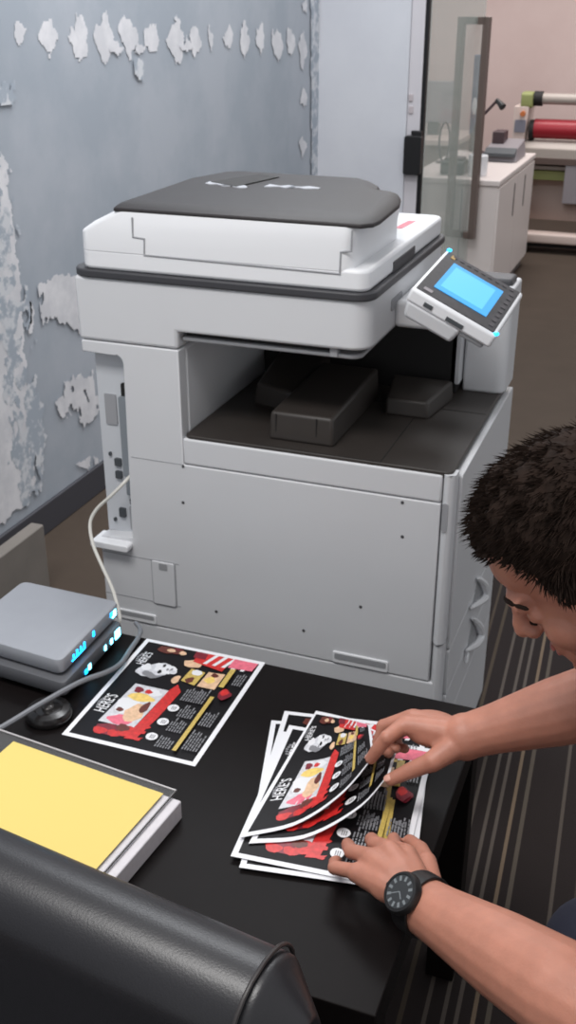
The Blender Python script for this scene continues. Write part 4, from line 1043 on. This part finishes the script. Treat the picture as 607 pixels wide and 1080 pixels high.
for an in (LA, RA):
    bm = NB(); x0, y0 = an.x, an.y
    loft(bm, [[(x0+x_, y0+y_, z_) for x_, y_ in ((.07, -.03), (.07, .03), (-.05, .042), (-.14, .043), (-.19, .02), (-.19, -.02), (-.14, -.043), (-.05, -.042))] for z_ in (.0, .03)] +
         [[(x0+x_*.96, y0+y_*.95, .055) for x_, y_ in ((.07, -.03), (.07, .03), (-.05, .042), (-.14, .043), (-.18, .02), (-.18, -.02), (-.14, -.043), (-.05, -.042))],
          [(x0+x_, y0+y_, .10) for x_, y_ in ((.058, -.03), (.058, .03), (-.03, .038), (-.045, .03), (-.05, .01), (-.05, -.01), (-.045, -.03), (-.03, -.038))]])
    o_ = obj('shoe', bm, shoe_m, person, bevel=.008)
# wristwatch on the lower wrist
ax = (EL-WL).normalized(); wc = WL+ax*.008
nn = Vector((-.66, -.36, .66)); nn = (nn-ax*ax.dot(nn)).normalized(); sd = ax.cross(nn).normalized()
watch = thing('wristwatch', 'black sports wristwatch on the lower wrist, its round dial facing up', 'watch', wc)
bm = NB(); n_ = 40; rings = []
for k_ in range(n_):
    a = 2*PI*k_/n_; dirv = nn*math.cos(a)+sd*math.sin(a); w_ = .0095+.004*max(0, math.cos(a))
    rings.append([wc+dirv*r+ax*x for r, x in ((.0325, -w_), (.0358, -w_), (.0358, w_), (.0325, w_))])
V_ = [[bm.verts.new(p) for p in r] for r in rings]
for k_ in range(n_):
    for q in range(4): bm.faces.new((V_[k_][q], V_[k_][(q+1) % 4], V_[(k_+1) % n_][(q+1) % 4], V_[(k_+1) % n_][q]))
bmesh.ops.recalc_face_normals(bm, faces=bm.faces); obj('strap', bm, watch_m, watch, bevel=.0008)
bm = NB(); lathe(bm, [(.001, 0), (.0205, 0), (.0240, .002), (.0240, .007), (.0220, .0105), (.0195, .0108), (.0190, .0098), (.001, .0098)], wc+nn*.0310, nn, 36); case = obj('case', bm, watch_m, watch)
bm = NB(); lathe(bm, [(.0005, 0), (.0188, 0), (.0188, .0004), (.0005, .0004)], wc+nn*.0409, nn, 32); obj('dial', bm, dial_m, case)
bm = NB(); o0 = wc+nn*.0415
for k_ in range(12):
    a = 2*PI*k_/12; d = ax*math.cos(a)+sd*math.sin(a); e = nn.cross(d); r0, r1 = (.0120, .0175); w_ = .0016
    poly(bm, [o0+d*r0-e*w_, o0+d*r1-e*w_, o0+d*r1+e*w_, o0+d*r0+e*w_])
for a, L_, w_ in ((.8, .009, .0008), (2.6, .0125, .0006)):
    d = ax*math.cos(a)+sd*math.sin(a); e = nn.cross(d); poly(bm, [o0-e*w_, o0+d*L_-e*w_, o0+d*L_+e*w_, o0+e*w_])
obj('dial_marks', bm, mark_m, case, smooth=False)
bm = NB(); lathe(bm, [(.0003, 0), (.0025, 0), (.0025, .003), (.0003, .003)], wc+nn*.0355-ax*.0235, -ax, 12); obj('crown', bm, watch_m, case)
# stool carrying the person
st = thing('stool', 'dark round stool under the seated person', 'stool', (1.57, -.55, 0))
bm = NB(); lathe(bm, [(.001, .345), (.17, .345), (.185, .37), (.185, .385), (.17, .396), (.001, .40)], Vector((1.57, -.55, 0)), n=36); obj('seat', bm, leather, st)
for a in (PI/4, 3*PI/4, 5*PI/4, 7*PI/4):
    bm = NB(); tube(bm, [(1.57+.12*math.cos(a), -.55+.12*math.sin(a), .35), (1.57+.17*math.cos(a), -.55+.17*math.sin(a), 0)], .014, 10); obj('leg', bm, leg_black, st)


# ================================================================== LIGHT
def area(name, loc, sx, sy, power, col, rot=(0, 0, 0)):
    l = bpy.data.lights.new(name, 'AREA'); l.shape = 'RECTANGLE'; l.size = sx; l.size_y = sy; l.energy = power; l.color = col
    o = bpy.data.objects.new(name, l); C.objects.link(o); o.location = loc; o.rotation_euler = rot; return o
area('ceiling_lamp', (.2, -1.2, 2.7), 1.2, .6, 40, (1, .98, .96))
area('ceiling_lamp', (-.1, 1.2, 2.7), 1.2, .6, 32, (.95, .97, 1))
area('ceiling_lamp', (-.1, 2.6, 2.7), 1.0, .6, 16, (.94, .97, 1))
area('ceiling_lamp', (.2, 5.3, 2.7), 1.6, .8, 46, (1, .93, .9))
w = bpy.data.worlds.new('world'); bpy.context.scene.world = w; w.use_nodes = True
w.node_tree.nodes['Background'].inputs['Color'].default_value = (.95, .97, 1, 1)
w.node_tree.nodes['Background'].inputs['Strength'].default_value = .62
vs = bpy.context.scene.view_settings; vs.view_transform = 'Standard'; vs.look = 'None'; vs.exposure = 0; vs.gamma = 1; vs.use_curve_mapping = False
